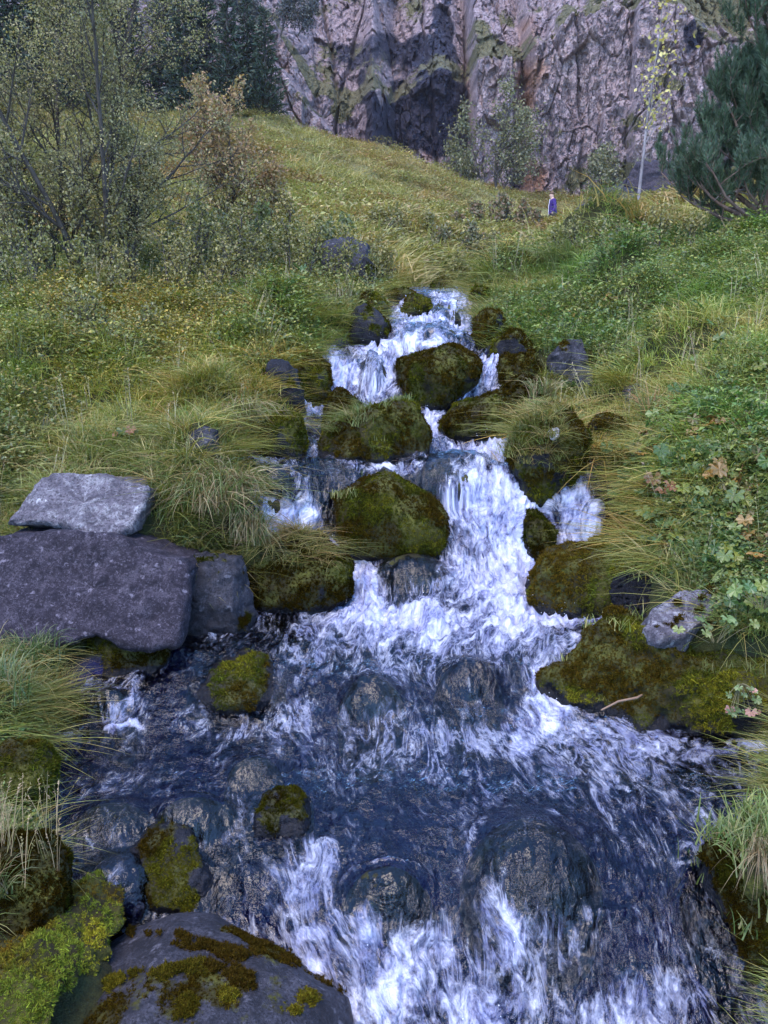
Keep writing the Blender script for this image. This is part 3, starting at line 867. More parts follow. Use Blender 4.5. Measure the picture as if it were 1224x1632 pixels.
def boulder(outline, label, cat='boulder', name='boulder', d=None, w=.48, mat='rock', moss=.6, up_bias=.15, rough=.085, facets=7, seed=0, block=.78, wetline=True,
            group='boulders in and beside the stream', sub=None, fuzz=1.0, warm=0.0, bright=1.0, film=None, front=.8, part_moss=True, sink=.25, flat_top=0.0, patchy=1.0, mscale=1.0, foot=.92):
    rng = np.random.default_rng(1000 + seed + int(sum(p[0] * 3 + p[1] for p in outline)) % 5000)
    o_ = np.array(outline, float)
    cx, cy = (o_[:, 0].min() + o_[:, 0].max()) / 2, (o_[:, 1].min() + o_[:, 1].max()) / 2
    if d is None:
        d = hit(cx, min(o_[:, 1].max(), 1625.0) - 3)
    pxw = o_[:, 0].max() - o_[:, 0].min()
    depth = w * pxw / FOC * d / (CP - SP * -(cy - 816) / FOC)
    dc = d + front * depth
    Q = at(o_[:, 0], o_[:, 1], dc)                        # outline on an upright plane through the rock's middle
    c = np.array([(Q[:, 0].min() + Q[:, 0].max()) / 2, dc, (Q[:, 2].min() + Q[:, 2].max()) / 2])
    q = Q[:, [0, 2]] - c[[0, 2]]
    ang = np.arctan2(q[:, 1], q[:, 0]); r = np.hypot(q[:, 0], q[:, 1])
    k = np.argsort(ang)
    # densify the outline before turning it into radius(angle)
    poly = q[k]; nxt = np.roll(poly, -1, 0)
    dens = np.concatenate([poly + (nxt - poly) * t for t in np.linspace(0, 1, 12, endpoint=False)])
    da = np.arctan2(dens[:, 1], dens[:, 0]); dr = np.hypot(dens[:, 0], dens[:, 1])
    kk = np.argsort(da)
    aa = np.linspace(-np.pi, np.pi, 181)
    rr = np.interp(aa, da[kk], dr[kk], period=2 * np.pi)
    ker = np.hanning(9); ker /= ker.sum()
    rr = np.convolve(np.concatenate([rr[-6:-1], rr, rr[1:6]]), ker, 'same')[5:-5]
    px_render = pxw * .63
    if sub is None: sub = 5 if px_render > 45 else 4
    if px_render > 170: sub = 6
    S, F = ico(sub)
    th = np.arctan2(S[:, 2], S[:, 0]); rho = np.hypot(S[:, 0], S[:, 2])
    R = np.interp(th, aa, rr)
    rb = rho ** block
    V = np.stack([np.cos(th) * R * rb, np.sign(S[:, 1]) * np.abs(S[:, 1]) ** block * depth, np.sin(th) * R * rb], -1)
    size = max(r.mean(), depth * .6)
    # sink the foot of the rock into bed or bank
    low = V[:, 2] < 0
    V[low, 2] *= 1 + sink
    # flat worn or broken faces
    for _ in range(facets):
        n = rng.normal(size=3); n[2] = abs(n[2]) * .7; n /= np.linalg.norm(n)
        sup = (V @ n).max(); h = sup * rng.uniform(.70, .90)
        ex = np.maximum(V @ n - h, 0)
        V -= (ex * .92)[:, None] * n
    N0 = normals_of(V, F)
    off = c * 1.7 + seed
    V = V + N0 * (rough * size * (fbm(V / size * 1.7 + off, 4, .5, 5) + .35 * fbm(V / size * 7 + off, 3, .55, 9)))[:, None]
    N = normals_of(V, F)
    W_ = V + c
    wl = water_base(W_[:, 0], W_[:, 1])
    instream = out_of_stream(np.array([c[0]]), np.array([c[1]]))[0] < .25
    wet = sstep(.10, .02, W_[:, 2] - wl) if (instream and wetline) else np.zeros(len(V))
    nz = fbm(V / size * 1.6 + off + 5, 4, .6, 15)
    m = np.clip(moss * 1.0 + (N[:, 2] - .25) * .55 * moss + up_bias * .0 + nz * .55 * patchy + (moss - .5) * .3, 0, 1) if moss > 0 else np.zeros(len(V))
    if instream: m = m * sstep(-.01, .05, W_[:, 2] - wl)
    me = mesh_np(name, V, F, {'moss': m, 'wet': wet}, mat=MAT[mat])
    o = obj(name, me, loc=c)
    tag(o, label, cat, group)
    FOOT.append((c[0], c[1], q[:, 0].max() * .95, depth * .95, c[2], V[:, 2].max()))
    if moss > 0 and part_moss and fuzz > 0:
        dense = sstep(.42, .62, m) * sstep(-.75, -.1, N[:, 2])
        vis = ((W_ - CAM) * N).sum(1) < .35 * np.linalg.norm(W_ - CAM, axis=1)
        dense = dense * vis * (W_[:, 2] > np.where(instream, wl, -9) - .01)
        area_px = pxw * (o_[:, 1].max() - o_[:, 1].min()) * .4
        n = int(min(9000, max(120, area_px * .34)) * fuzz * min(1, dense.mean() * 2.2 + .12))
        if dense.sum() > 3 and n > 20:
            Pm, f = sample_faces(V, F, dense, n, rng)
            if len(Pm):
                Nm = N[F[f, 0]]
                Nm = Nm + np.array([0, 0, .35]); Nm /= np.linalg.norm(Nm, axis=1)[:, None]
                sc = (3.4 * mscale / FOC * d + .004) * rng.uniform(.6, 1.35, len(Pm)) * (.6 + .8 * sstep(-.3, .5, fbm(Pm / size * 4 + off, 3, s=3)))
                mo = scatter('moss', 'moss_scatter', MOSS, Pm - Nm * (sc * .2)[:, None], eul_from_normal(Nm, rng), sc, moss_tint(Pm + c, rng, warm, bright), parent=o)
    o['_d'] = d
    ROCKS[label] = (o, V, F, N, c, d, size)
    return o

def submerged(px0, px1, py0, py1, label, moss=.5, film=.012, mat='rock', lift=.02, seed=0):
    """A stone the stream slides over: px0..px1 wide, its wet back from row py0 (far) to py1 (near)."""
    rng = np.random.default_rng(3000 + seed)
    pc = (px0 + px1) / 2
    df, dn = hit(pc, py0), hit(pc, min(py1, 1625))
    dc = (df + dn) / 2
    ry = max((df - dn) / 2, .25 * (px1 - px0) / FOC * dc) * 1.1
    k = dc / (CP - SP * (-((py0 + py1) / 2 - 816) / FOC)) / FOC
    rx = (px1 - px0) / 2 * k
    x = (pc - 612) * k
    yy = np.linspace(dc - ry * .3, dc + ry, 12)
    top = float(water_base(np.full(12, x), yy).max()) + lift
    bot = float(prof(dc - ry)) - .16
    cz = bot + (top - bot) * .30
    az = top - cz
    S, F = ico(5)
    V = S * np.array([rx, ry, az])
    V[V[:, 2] < 0, 2] *= 1.2
    off = np.array([x, dc, 0]) * 2 + seed
    V = V * (1 + .035 * fbm(S * 1.8 + off, 4, .5, 5) - .03)[:, None]
    N = normals_of(V, F)
    m = np.clip(moss + .22 + .5 * fbm(S * 2 + off, 4, .6, 8), 0, 1) * sstep(-.3, .15, N[:, 2])
    c = np.array([x, dc, cz])
    o = obj('submerged_stone', mesh_np('submerged_stone', V, F, {'moss': m, 'wet': np.full(len(V), .6)}, mat=MAT[mat]), loc=c)
    tag(o, label, 'submerged stone', 'submerged stones under the running water')
    SUBMERGED.append((x, dc, cz, rx, ry, az, film))
    FOOT.append((x, dc, rx, ry, cz, az))
    ROCKS[label] = (o, V, F, N, c, dn, rx)
    return o

def slab(outline, db, dt, thick, label, mat, edge=.028, amp=.019, moss=.08, seed=0, group=None, back=(0, 1, -.15), bump_edge=1.0):
    """A broken slab: its flat face spans the outline, leaning from distance db (lowest point) to dt (highest), with a real thickness behind."""
    o_ = np.array(outline, float)
    f = (o_[:, 1].max() - o_[:, 1]) / (o_[:, 1].max() - o_[:, 1].min())
    Q = at(o_[:, 0], o_[:, 1], db + (dt - db) * f)
    c = Q.mean(0)
    nxt = np.roll(Q, -1, 0)
    E = np.concatenate([Q[i] + (nxt[i] - Q[i]) * np.linspace(0, 1, 26, endpoint=False)[:, None] for i in range(len(Q))])
    ne = len(E)
    dense = E - c
    # nick the edge a little
    dense = dense * (1 + .016 * bump_edge * fbm(E * 7 + seed, 4, .6, 3))[:, None]
    n = np.cross(dense[0], dense[ne // 3]); n /= np.linalg.norm(n)
    if n @ (CAM - c) < 0: n = -n
    rings, V = np.concatenate([np.linspace(0.02, .9, 46), np.linspace(.92, 1.0, 9)]), []
    bk = np.array(back, float); bk /= np.linalg.norm(bk)
    for r in rings:
        p = dense * r
        drop = edge * (1 - math.sqrt(max(0, 1 - max(0, (r - .9) / .1) ** 2)))
        V.append(p - n * drop)
    for k in range(1, 9):
        t = k / 8
        V.append(dense * (1 - .10 * t * t) - n * edge + bk * thick * t)
    V = np.vstack(V)
    nr = len(rings) + 8
    V[:ne] = V[:ne] * 1e-3                                   # the innermost ring closes to the middle
    i = np.arange(nr * ne).reshape(nr, ne); j = np.roll(i, -1, 1)
    F = np.stack([i[:-1].ravel(), j[:-1].ravel(), j[1:].ravel(), i[1:].ravel()], -1)
    if normals_of(V, F)[:ne * 40].mean(0) @ n < 0: F = F[:, ::-1]
    N = normals_of(V, F)
    q = V + c
    V = V + N * (amp * (fbm(q * 3 + seed, 4, .5, 7) * 1.5 + fbm(q * 14 + seed, 4, .6, 8) * .6))[:, None]
    N = normals_of(V, F)
    m = np.clip(moss + .35 * fbm(q * 3, 4, .6, 9) * (moss > 0) + .35 * (sstep(.0, .3, f.min()) * 0), 0, 1)
    o = obj('rock_slab', mesh_np('rock_slab', V, F, {'moss': m, 'wet': np.zeros(len(V))}, mat=MAT[mat]), loc=c)
    tag(o, label, 'slab', group)
    xs, ys = (V + c)[:, 0], (V + c)[:, 1]
    FOOT.append(((xs.min() + xs.max()) / 2, (ys.min() + ys.max()) / 2, (xs.max() - xs.min()) / 2 * .95, (ys.max() - ys.min()) / 2 * .9, 5.0, 1.0))
    Ft = np.vstack([F[:, :3], F[:, [0, 2, 3]]])
    ROCKS[label] = (o, V, Ft, N, c, db, (xs.max() - xs.min()) / 2)
    return o

def moss_dots(label, spots, name='moss', r=.03, tint=(.6, .4, .4), h=1.0, n_per=60):
    """Moss tufts and ridges at given places of the photograph, rooted on a rock: one part."""
    o, V, F, N, c, d, size = ROCKS[label]
    rng = np.random.default_rng(len(spots) * 13)
    px, py = project(V + c)
    front = ((V + c - CAM) * N).sum(1) < 0
    P_, N_, S_, T_ = [], [], [], []
    for (ax, ay, bx, by, wd, tn) in spots:                     # a stroke from (ax, ay) to (bx, by), wd pixels wide
        Ln = math.hypot(bx - ax, by - ay)
        n = int(n_per * (1 + Ln / max(wd, 1)) * min(2.5, (wd / 12) ** 1.2))
        for _ in range(n):
            t = rng.random(); a = rng.uniform(0, 6.28); rr = wd * 1.5 * math.sqrt(rng.random()) * (.6 + .4 * math.sin(t * 9 + ax))
            ux, uy = ax + (bx - ax) * t + math.cos(a) * rr, ay + (by - ay) * t + math.sin(a) * rr * .7
            if fbm(np.array([[ux * .045, uy * .06, 3.0]]), 3, s=4)[0] < -.12: continue
            k = np.argmin(np.where(front, (px - ux) ** 2 + (py - uy) ** 2, 1e12))
            if (px[k] - ux) ** 2 + (py[k] - uy) ** 2 > 300: continue
            P_.append(V[k] + rng.normal(0, .003, 3) + N[k] * .012 * (1 - rr / wd) * h); N_.append(N[k]); S_.append(rng.uniform(.007, .014) * h * d / 2); T_.append(np.array(tn) * rng.uniform(.7, 1.3))
    if not P_: return
    P_, N_ = np.array(P_), np.array(N_) + np.array([0, 0, .3])
    N_ /= np.linalg.norm(N_, axis=1)[:, None]
    scatter(name, 'moss_scatter', MOSS, P_, eul_from_normal(N_, rng), np.array(S_), np.array(T_), parent=o)

def grass_on(o_label, srcs, key, n, zmin=.2, scale=(.6, 1.1), tint=(1, 1, 1), name='grass', box=None):
    """Grass rooted on a rock: a part of it."""
    o, V, F, N, c, d, size = ROCKS[o_label]
    rng = np.random.default_rng(len(o_label) * 7 + n)
    wgt = sstep(zmin, zmin + .3, N[:, 2])
    if box is not None:
        px, py = project(V + c)
        wgt = wgt * (px > box[0]) * (px < box[2]) * (py > box[1]) * (py < box[3])
    if wgt.sum() < 1: return
    Pm, f = sample_faces(V, F, wgt, n, rng)
    R = np.stack([rng.normal(0, .12, n), rng.normal(0, .12, n), rng.uniform(0, 6.28, n)], -1)
    # lean outward, down the rock's flank
    Nm = N[F[f, 0]]
    R[:, 2] = np.arctan2(Nm[:, 1], Nm[:, 0]) + rng.normal(0, .7, n)
    T = np.array(tint) * rng.uniform(.75, 1.25, n)[:, None]
    g = scatter(name, key, srcs, Pm, R, rng.uniform(*scale, n), T, parent=o)
    return g
# ------------------------------------------------------------------ the boulders, from the photograph's foreground to the head of the cascade
B = boulder
def build_rocks():
    # stones the water slides over
    D_ = submerged
    D_(735, 965, 1290, 1462, 'large round stone under smooth dark water right of centre, above the lowest white splash', moss=.45, seed=1, lift=.06)
    D_(535, 700, 1378, 1465, 'mossy stone breaking the water just left of the lowest white splash', moss=.85, film=-.012, seed=2, lift=.05)
    D_(355, 455, 1205, 1262, 'small green submerged stone behind the round dark stone in midstream', seed=3, lift=.04)
    D_(235, 385, 1272, 1342, 'wide low stone veiled by streaking water at left, beside the brown moss cap', seed=4, lift=.05)
    D_(105, 250, 1268, 1338, 'flat olive stone under thin clear water near the left bank', moss=.6, seed=5, film=-.004)
    D_(690, 805, 1055, 1118, 'dark stone under the spill between centre pool and big right bank rock', moss=.3, seed=6, lift=.04)
    D_(535, 650, 1078, 1150, 'greenish submerged stone in front of the white pool, right of the moss hump', moss=.75, film=.004, seed=7, lift=.045)
    D_(640, 805, 722, 790, 'broad stone under the lip of the right hand fall', moss=.4, seed=8, lift=.0, film=.035)
    D_(388, 480, 750, 808, 'stone under glassy water at the lip of the left fall', moss=.5, seed=9)
    D_(618, 752, 524, 568, 'domed stone beneath the wide white curtain of the upper cascade', moss=.3, film=.02, seed=10, lift=.03)
    D_(690, 740, 494, 514, 'small stone under the narrow upper chute', moss=.3, seed=11)
    D_(570, 622, 572, 622, 'pale veiled stone in the fall left of the big mossy boulder', moss=.3, seed=12)
    D_(925, 985, 812, 882, 'grey wet stone under the narrow side fall at right', moss=.2, film=.004, mat='rock_grey', seed=13)
    D_(130, 215, 1098, 1150, 'low wet stone at the pool edge below the big purple slab', moss=.4, seed=14, film=.004, lift=.035)
    D_(128, 250, 1345, 1470, 'bluish flat stone in the shallows between left bank and brown moss cap', moss=.05, film=.004, mat='rock_grey', seed=16, lift=.01)

    # mid stream
    D_(585, 724, 884, 948, 'flat wet stone with yellow moss patches at the foot of the central boulder', moss=.8, film=-.012, seed=20, lift=.03)
    B([(497,805),(503,772),(528,750),(570,738),(612,744),(652,765),(690,785),(715,810),(727,845),(724,872),(690,888),(640,890),(570,884),(510,864),(496,832)], 'largest mossy boulder in midstream, splitting the two main falls', w=.48, moss=.95, patchy=.35, seed=21, rough=.04, facets=2, warm=.12, bright=.8)
    B([(505,730),(515,690),(545,670),(590,652),(640,640),(662,645),(674,665),(687,700),(682,716),(650,726),(600,738),(540,738)], 'brown mossy boulder topped with grass, directly above the central boulder', w=.5, moss=.9, patchy=.4, seed=22, warm=.2, bright=.85, facets=4)
    B([(514,690),(520,648),(534,623),(552,619),(578,636),(598,654),(592,692),(550,702)], 'pointed brown moss boulder touching the grassy one on its left', w=.6, moss=.85, patchy=.4, seed=23, warm=.35, bright=.7)
    B([(618,606),(626,582),(650,569),(690,559),(720,551),(752,555),(766,580),(764,602),(745,618),(725,642),(690,655),(630,652),(619,632)], 'deep green boulder between two upper falls with a bare grey spot on top', w=.5, moss=.92, patchy=.5, seed=24, bright=.7, facets=3)
    B([(698,672),(710,655),(750,638),(790,625),(815,626),(833,645),(838,672),(832,700),(760,703),(702,696)], 'dark wedge shaped mossy boulder left of the tall grassy rock', w=.5, moss=.9, patchy=.4, seed=25, warm=.1, bright=.65)
    B([(834,870),(832,830),(850,810),(878,812),(888,835),(880,865),(855,900)], 'small dark mossy stone between the right fall and its side fall', w=.6, moss=.85, seed=26, bright=.5)
    B([(808,800),(812,720),(825,690),(850,660),(880,645),(915,641),(936,652),(938,690),(930,740),(905,775),(870,800),(830,812)], 'tall grassy boulder with a white lichen disc beside the right fall', w=.5, moss=.72, mat='rock', seed=27, patchy=.8, warm=.15, bright=.85, facets=4)
    # left of the stream, mid
    B([(396,968),(400,892),(420,860),(460,850),(510,855),(545,875),(558,902),(556,945),(522,972),(450,980)], 'black mossy boulder with straw grass fringe at the left edge of the main pool', w=.5, moss=.85, patchy=.6, seed=28, warm=.25, bright=.55)
    B([(283,1010),(285,900),(320,885),(395,890),(405,940),(400,1000),(340,1015)], 'dark undercut rock with a smooth bluish face below the hanging turf', w=.45, moss=.35, mat='rock_grey', seed=29, bright=.5, facets=4)
    slab([(-90,1060),(-80,868),(0,846),(90,842),(180,850),(240,872),(290,888),(303,905),(294,955),(277,1025),(220,1030),(150,1012),(60,1045)], 3.22, 3.60, .5, 'huge purple grey speckled slab leaning on the left bank', 'rock_purple', seed=30, group='bare slabs on the left bank', moss=.05)
    slab([(10,830),(45,790),(52,768),(82,750),(140,748),(200,757),(243,771),(236,795),(212,840),(185,852),(150,858),(115,838),(70,832)], 3.66, 3.98, .45, 'pale lichen covered slab resting on top of the huge purple slab', 'rock_pale', seed=31, group='bare slabs on the left bank', moss=.05, edge=.03)
    B([(130,1080),(135,1015),(170,1003),(230,1005),(272,1012),(270,1050),(220,1085)], 'dark brown mossy stone under the foot of the huge purple slab', w=.5, moss=.85, seed=32, warm=.4, bright=.5)
    B([(298,722),(305,688),(325,680),(350,690),(355,722),(325,732)], 'small bare dark stone poking from the left turf above the hanging grass', w=.6, moss=.05, mat='rock_grey', seed=33)
    B([(412,730),(418,688),(430,662),(460,656),(486,664),(494,692),(490,732)], 'greenish mossy boulder at the left edge of the level pool, below the black ones', w=.6, moss=.8, seed=34, bright=.8)
    B([(410,650),(413,595),(430,572),(468,574),(486,596),(490,645),(470,668),(430,670)], 'black wet boulder under the left grass, with moss only on its crown', w=.6, moss=.30, seed=35, bright=.6, mat='rock')
    B([(474,648),(478,585),(488,570),(510,566),(524,582),(526,645),(490,655)], 'upright boulder with bright moss cap left of the first upper fall', w=.6, moss=.65, seed=36, bright=.9)
    B([(553,540),(558,495),(580,485),(605,498),(620,515),(614,548),(575,556)], 'dark boulder with pale top at the left of the upper chute', w=.6, moss=.35, seed=37, mat='rock', bright=.6)
    B([(572,500),(574,474),(590,465),(610,472),(620,490),(614,508)], 'mossy boulder just above the dark pale topped one', w=.6, moss=.7, seed=38, bright=.8)
    B([(570,440),(572,415),(585,408),(598,425),(596,462),(580,472),(566,470)], 'dark undercut stone below the grey boulder at the stream head', w=.6, moss=.2, seed=39, bright=.6)
    B([(505,402),(520,384),(560,380),(588,390),(602,415),(598,450),(560,470),(515,455)], 'smooth grey boulder on the left bank at the head of the stream', w=.5, d=9.5, moss=.15, mat='rock_grey', seed=40, facets=2, bright=1.2)
    B([(612,480),(618,464),(640,458),(662,465),(668,480),(640,486)], 'low moss stone at the left of the top pool', w=.6, moss=.8, seed=41)
    B([(640,498),(645,476),(662,466),(684,474),(690,494),(665,503)], 'mossy stone in the middle of the top pool', w=.6, moss=.85, seed=42, bright=1.1)
    B([(634,506),(640,490),(655,485),(668,492),(668,506)], 'small mossy stone in front of the top pool stones', w=.6, moss=.8, seed=43)
    B([(686,464),(690,448),(706,443),(722,448),(726,462)], 'rounded moss stone at the far lip of the stream', w=.6, moss=.9, seed=44)
    B([(748,478),(750,462),(766,455),(782,464),(784,482)], 'low dark mossy stone at right of the far lip', w=.6, moss=.7, seed=45)
    # right bank
    B([(750,552),(755,510),(770,493),(795,495),(806,520),(802,556)], 'brown mossy boulder at the right of the wide white curtain', w=.6, moss=.85, seed=46, warm=.2)
    B([(775,580),(780,545),(805,524),(840,530),(854,555),(848,585)], 'black topped mossy boulder right of the brown one', w=.6, moss=.55, seed=47, bright=.7)
    B([(785,615),(790,575),(815,556),(848,560),(862,590),(858,618)], 'round mossy boulder nearest the lower edge of the upper right fall', w=.6, moss=.85, seed=48, bright=.75, warm=.15)
    B([(795,655),(800,620),(830,598),(858,605),(870,640),(850,662)], 'shadowed mossy boulder behind the wedge shaped one', w=.6, moss=.75, seed=49, bright=.5)
    B([(868,600),(873,560),(892,540),(930,540),(944,560),(938,600),(910,615)], 'dark rock with pale lichen face on the right bank below the long grass', w=.5, moss=.12, mat='rock_grey', seed=50, facets=5)
    B([(905,640),(908,600),(925,582),(948,585),(955,615),(948,640)], 'dark split stone under the lichen faced rock', w=.5, moss=.15, mat='rock_grey', seed=51)
    B([(990,645),(994,620),(1010,608),(1026,615),(1026,640)], 'small bluish stone half buried in right bank grass', w=.6, moss=.05, mat='rock_grey', seed=52)
    B([(932,715),(936,685),(955,660),(985,662),(1003,685),(1000,712)], 'low mossy stone behind the tall grassy boulder', w=.6, moss=.75, seed=53)
    B([(836,945),(848,900),(875,880),(930,872),(980,865),(1012,880),(1026,902),(1012,945),(1000,975),(960,985),(900,970),(850,960)], 'low golden moss boulder at the right foot of the falls, beside the pebbles', w=.55, moss=.9, seed=54, bright=1.5, warm=-.1, facets=3)
    B([(846,1125),(855,1090),(875,1065),(910,1045),(940,1020),(960,1000),(1000,990),(1050,1010),(1100,1030),(1150,1035),(1230,1045),(1290,1100),(1270,1180),(1100,1178),(1000,1176),(930,1165),(870,1140)], 'broad olive and rust moss rock filling the right bank of the lower pool', w=.34, moss=.72, seed=55, bright=1.15, warm=.1, facets=8, rough=.14, patchy=1.1, block=.7, foot=.55)
    slab([(1024,1000),(1040,965),(1082,938),(1112,930),(1146,930),(1146,962),(1126,988),(1092,1014),(1050,1018)], 3.12, 3.40, .22, 'bare blue grey stone dotted with dark moss tufts above the broad moss rock', 'rock_pale', seed=56, moss=.0, edge=.03, back=(0, .6, -.8))
    # lower pool and foreground
    B([(298,1110),(310,1075),(345,1055),(400,1045),(440,1050),(460,1075),(458,1105),(400,1128),(330,1126)], 'yellow green moss hump in the left of the lower pool', w=.6, moss=.88, seed=57, bright=.95, patchy=.4)
    B([(403,1320),(410,1285),(440,1267),(475,1270),(498,1295),(498,1328),(450,1340)], 'small round dark stone with a fallen leaf in midstream', w=.7, moss=.5, seed=58, bright=.35, warm=.3)
    B([(204,1420),(206,1360),(232,1335),(275,1330),(320,1345),(352,1380),(358,1415),(330,1450),(270,1460)], 'rounded rock capped in brown moss with a bare bluish front', w=.6, moss=.55, mat='rock', seed=59, warm=.35, bright=.65)
    B([(-20,1300),(-20,1195),(20,1175),(60,1195),(84,1225),(78,1275),(40,1305)], 'bright green moss mound on the left bank below the tussock', w=.6, moss=.95, seed=60, patchy=.3, bright=1.0)
    B([(82,1165),(84,1125),(105,1107),(135,1125),(146,1155),(115,1172)], 'small moss stone at the tip of the left tussock', w=.7, moss=.9, seed=61, bright=.7)
    B([(-30,1490),(-30,1350),(20,1322),(75,1340),(115,1375),(132,1430),(120,1480)], 'dark brown mossy bank stone at left, overhung by dry stalks', w=.5, moss=.85, seed=62, warm=.35, bright=.5)
    B([(1082,1430),(1095,1372),(1130,1340),(1180,1325),(1260,1325),(1320,1400),(1300,1560),(1250,1640),(1180,1620),(1110,1575),(1084,1505)], 'tall dark boulder under a green and straw tussock at lower right', w=.5, moss=.8, seed=63, warm=.25, bright=.55, d=2.1)
    B([(-120,1740),(-60,1675),(60,1630),(150,1578),(250,1545),(380,1548),(480,1565),(535,1600),(566,1650),(570,1740),(300,1820),(-100,1820)], 'big smooth foreground rock with lichen spots and moss ridges', d=1.60, w=.40, moss=.20, mat='rock_grey', seed=64, rough=.02, facets=1, block=.75, patchy=1.7, warm=.2, bright=.75)
    B([(-90,1650),(-70,1545),(40,1490),(120,1466),(172,1478),(185,1505),(110,1575),(20,1650)], 'yellow green feathery moss cushion at lower left beside the big smooth rock', d=1.75, w=.9, rough=.16, moss=1.0, seed=65, patchy=.1, warm=-.35, bright=2.5, cat='moss cushion', name='moss_cushion', group=None, mscale=1.3)
    B([(-140,1720),(-110,1600),(-40,1552),(40,1545),(105,1562),(95,1605),(20,1680)], 'pale feathery moss carpet in the bottom left corner of the picture', d=1.55, w=.8, rough=.16, moss=1.0, seed=70, patchy=.1, warm=-.35, bright=2.5, cat='moss cushion', name='moss_cushion', group=None, mscale=1.3)
    # by the cliff
    B([(905,355),(925,328),(960,305),(990,293),(1010,300),(1018,340),(985,365),(940,372)], 'dark blue rock outcrop in the gully right of the walker', d=36, w=.4, moss=.15, mat='rock_grey', seed=66, rough=.14, facets=6, fuzz=0, group=None, cat='rock outcrop', name='rock_outcrop')
    B([(975,345),(985,292),(1010,265),(1060,262),(1110,300),(1110,345)], 'purple rock outcrop behind the pale birch stem', d=37, w=.5, moss=.1, mat='rock_purple', seed=67, rough=.16, facets=6, fuzz=0, group=None, cat='rock outcrop', name='rock_outcrop')
    B([(284,528),(290,508),(305,500),(316,512),(314,530)], 'small purple stone in the grass under the big birch', w=.6, moss=.05, mat='rock_purple', seed=68)
build_rocks()
BR, YG = (.75, .5, .45), (1.9, 1.6, .9)
moss_dots('big smooth foreground rock with lichen spots and moss ridges', [(110,1592,200,1560,14,YG),(200,1560,330,1540,16,(1.1,.9,.6)),(330,1540,400,1560,12,BR),(180,1485,290,1495,14,BR),(290,1500,390,1525,13,BR),
    (410,1510,500,1535,15,BR),(500,1535,550,1580,14,BR),(300,1590,290,1625,16,(1.0,.8,.5)),(365,1585,365,1590,14,YG),(490,1590,490,1592,14,YG),(470,1612,470,1613,8,YG),(350,1560,400,1572,10,BR)], n_per=130)
moss_dots('bare blue grey stone dotted with dark moss tufts above the broad moss rock', [(1072,985,1075,990,15,BR),(1128,940,1134,946,8,BR),(1114,942,1114,942,5,BR),(1078,960,1080,962,6,BR),(1114,974,1114,974,6,BR),(1040,1004,1050,1008,8,BR),(1118,956,1118,956,4,BR)], n_per=40)
for o in list(COL.objects):
    if '_d' in o: del o['_d']
GROUND = build_ground()
WATER_V, WATER_F = build_water()
CLIFF_V, CLIFF_M = build_cliff()
# ------------------------------------------------------------------ grass, herbs and other growth nobody could count
G = lambda *c: np.array(c, float)
GREEN = [G(.115, .155, .045), G(.15, .185, .06), G(.085, .125, .04), G(.18, .20, .075)]
DRY = [G(.25, .21, .105), G(.33, .275, .15), G(.19, .15, .075), G(.17, .175, .07)]
MIXED = GREEN[:3] + [DRY[0], DRY[3], G(.19, .20, .07)]

def leaf_cards(rng, n, h, spread, size, cols, droop=.3, aspect=.55, stems=True, stemcol=G(.05, .06, .02), dome=True):
    """A low herb: small folded leaves scattered through a dome, on thin stems."""
    V, F, C = [], [], []
    for k in range(n):
        a, r = rng.uniform(0, 6.283), spread * math.sqrt(rng.random())
        z = h * (rng.uniform(.25, 1.0) * (1 - .55 * (r / spread) ** 2 if dome else 1))
        p = np.array([r * math.cos(a), r * math.sin(a), z])
        az = a + rng.normal(0, .8); el = rng.uniform(-droop, .9)
        u = np.array([math.cos(az) * math.cos(el), math.sin(az) * math.cos(el), math.sin(el)])
        s = np.cross(u, rng.normal(size=3) * .5 + np.array([0, 0, 1.0])); s /= np.linalg.norm(s)
        L = size * rng.uniform(.6, 1.25); wd = L * aspect * .5
        nrm = np.cross(s, u)
        c = cols[rng.integers(len(cols))] * rng.uniform(.7, 1.3)
        b = len(V)
        V += [p, p + u * L * .45 + s * wd + nrm * L * .08, p + u * L - nrm * L * .12, p + u * L * .45 - s * wd + nrm * L * .08, p + u * L * .5]
        C += [c] * 5
        F += [(b, b + 1, b + 4), (b + 1, b + 2, b + 4), (b + 2, b + 3, b + 4), (b + 3, b, b + 4)]
        if stems and rng.random() < .35:
            w = .004
            b = len(V)
            V += [np.array([p[0] * .3 - w, p[1] * .3, 0]), np.array([p[0] * .3 + w, p[1] * .3, 0]), p]
            C += [stemcol] * 3; F.append((b, b + 1, b + 2))
    return np.array(V), np.array(F), np.array(C)

def lobed_leaf(rng, R, col, lobes=7, cup=.25):
    """A rounded leaf with scalloped lobes, like lady's mantle: V, F about its stalk."""
    V = [np.array([0, 0, 0.0])]
    n = lobes * 4
    span = math.radians(320)
    for k in range(n + 1):
        t = k / n
        a = -span / 2 + span * t
        rr = R * (.78 + .22 * abs(math.sin(t * lobes * math.pi)) ** .7) * (1 + .04 * rng.normal())
        fold = .10 * R * math.cos(t * lobes * 2 * math.pi)
        V.append(np.array([math.cos(a) * rr, math.sin(a) * rr, cup * rr * .5 + fold]))
    F = [(0, k + 1, k + 2) for k in range(n)]
    return np.array(V), np.array(F), np.repeat(col[None], len(V), 0) * (1 + .06 * rng.normal(size=(len(V), 1)))

def join(parts):
    V, F, C, b = [], [], [], 0
    for v, f, c in parts:
        V.append(v); F.append(np.asarray(f) + b); C.append(c); b += len(v)
    return np.vstack(V), np.vstack(F), np.vstack(C)

def rotm(az, tilt, roll=0.0):
    cz, sz, ct, st = math.cos(az), math.sin(az), math.cos(tilt), math.sin(tilt)
    Rz = np.array([[cz, -sz, 0], [sz, cz, 0], [0, 0, 1]]); Ry = np.array([[ct, 0, st], [0, 1, 0], [-st, 0, ct]])
    return Rz @ Ry

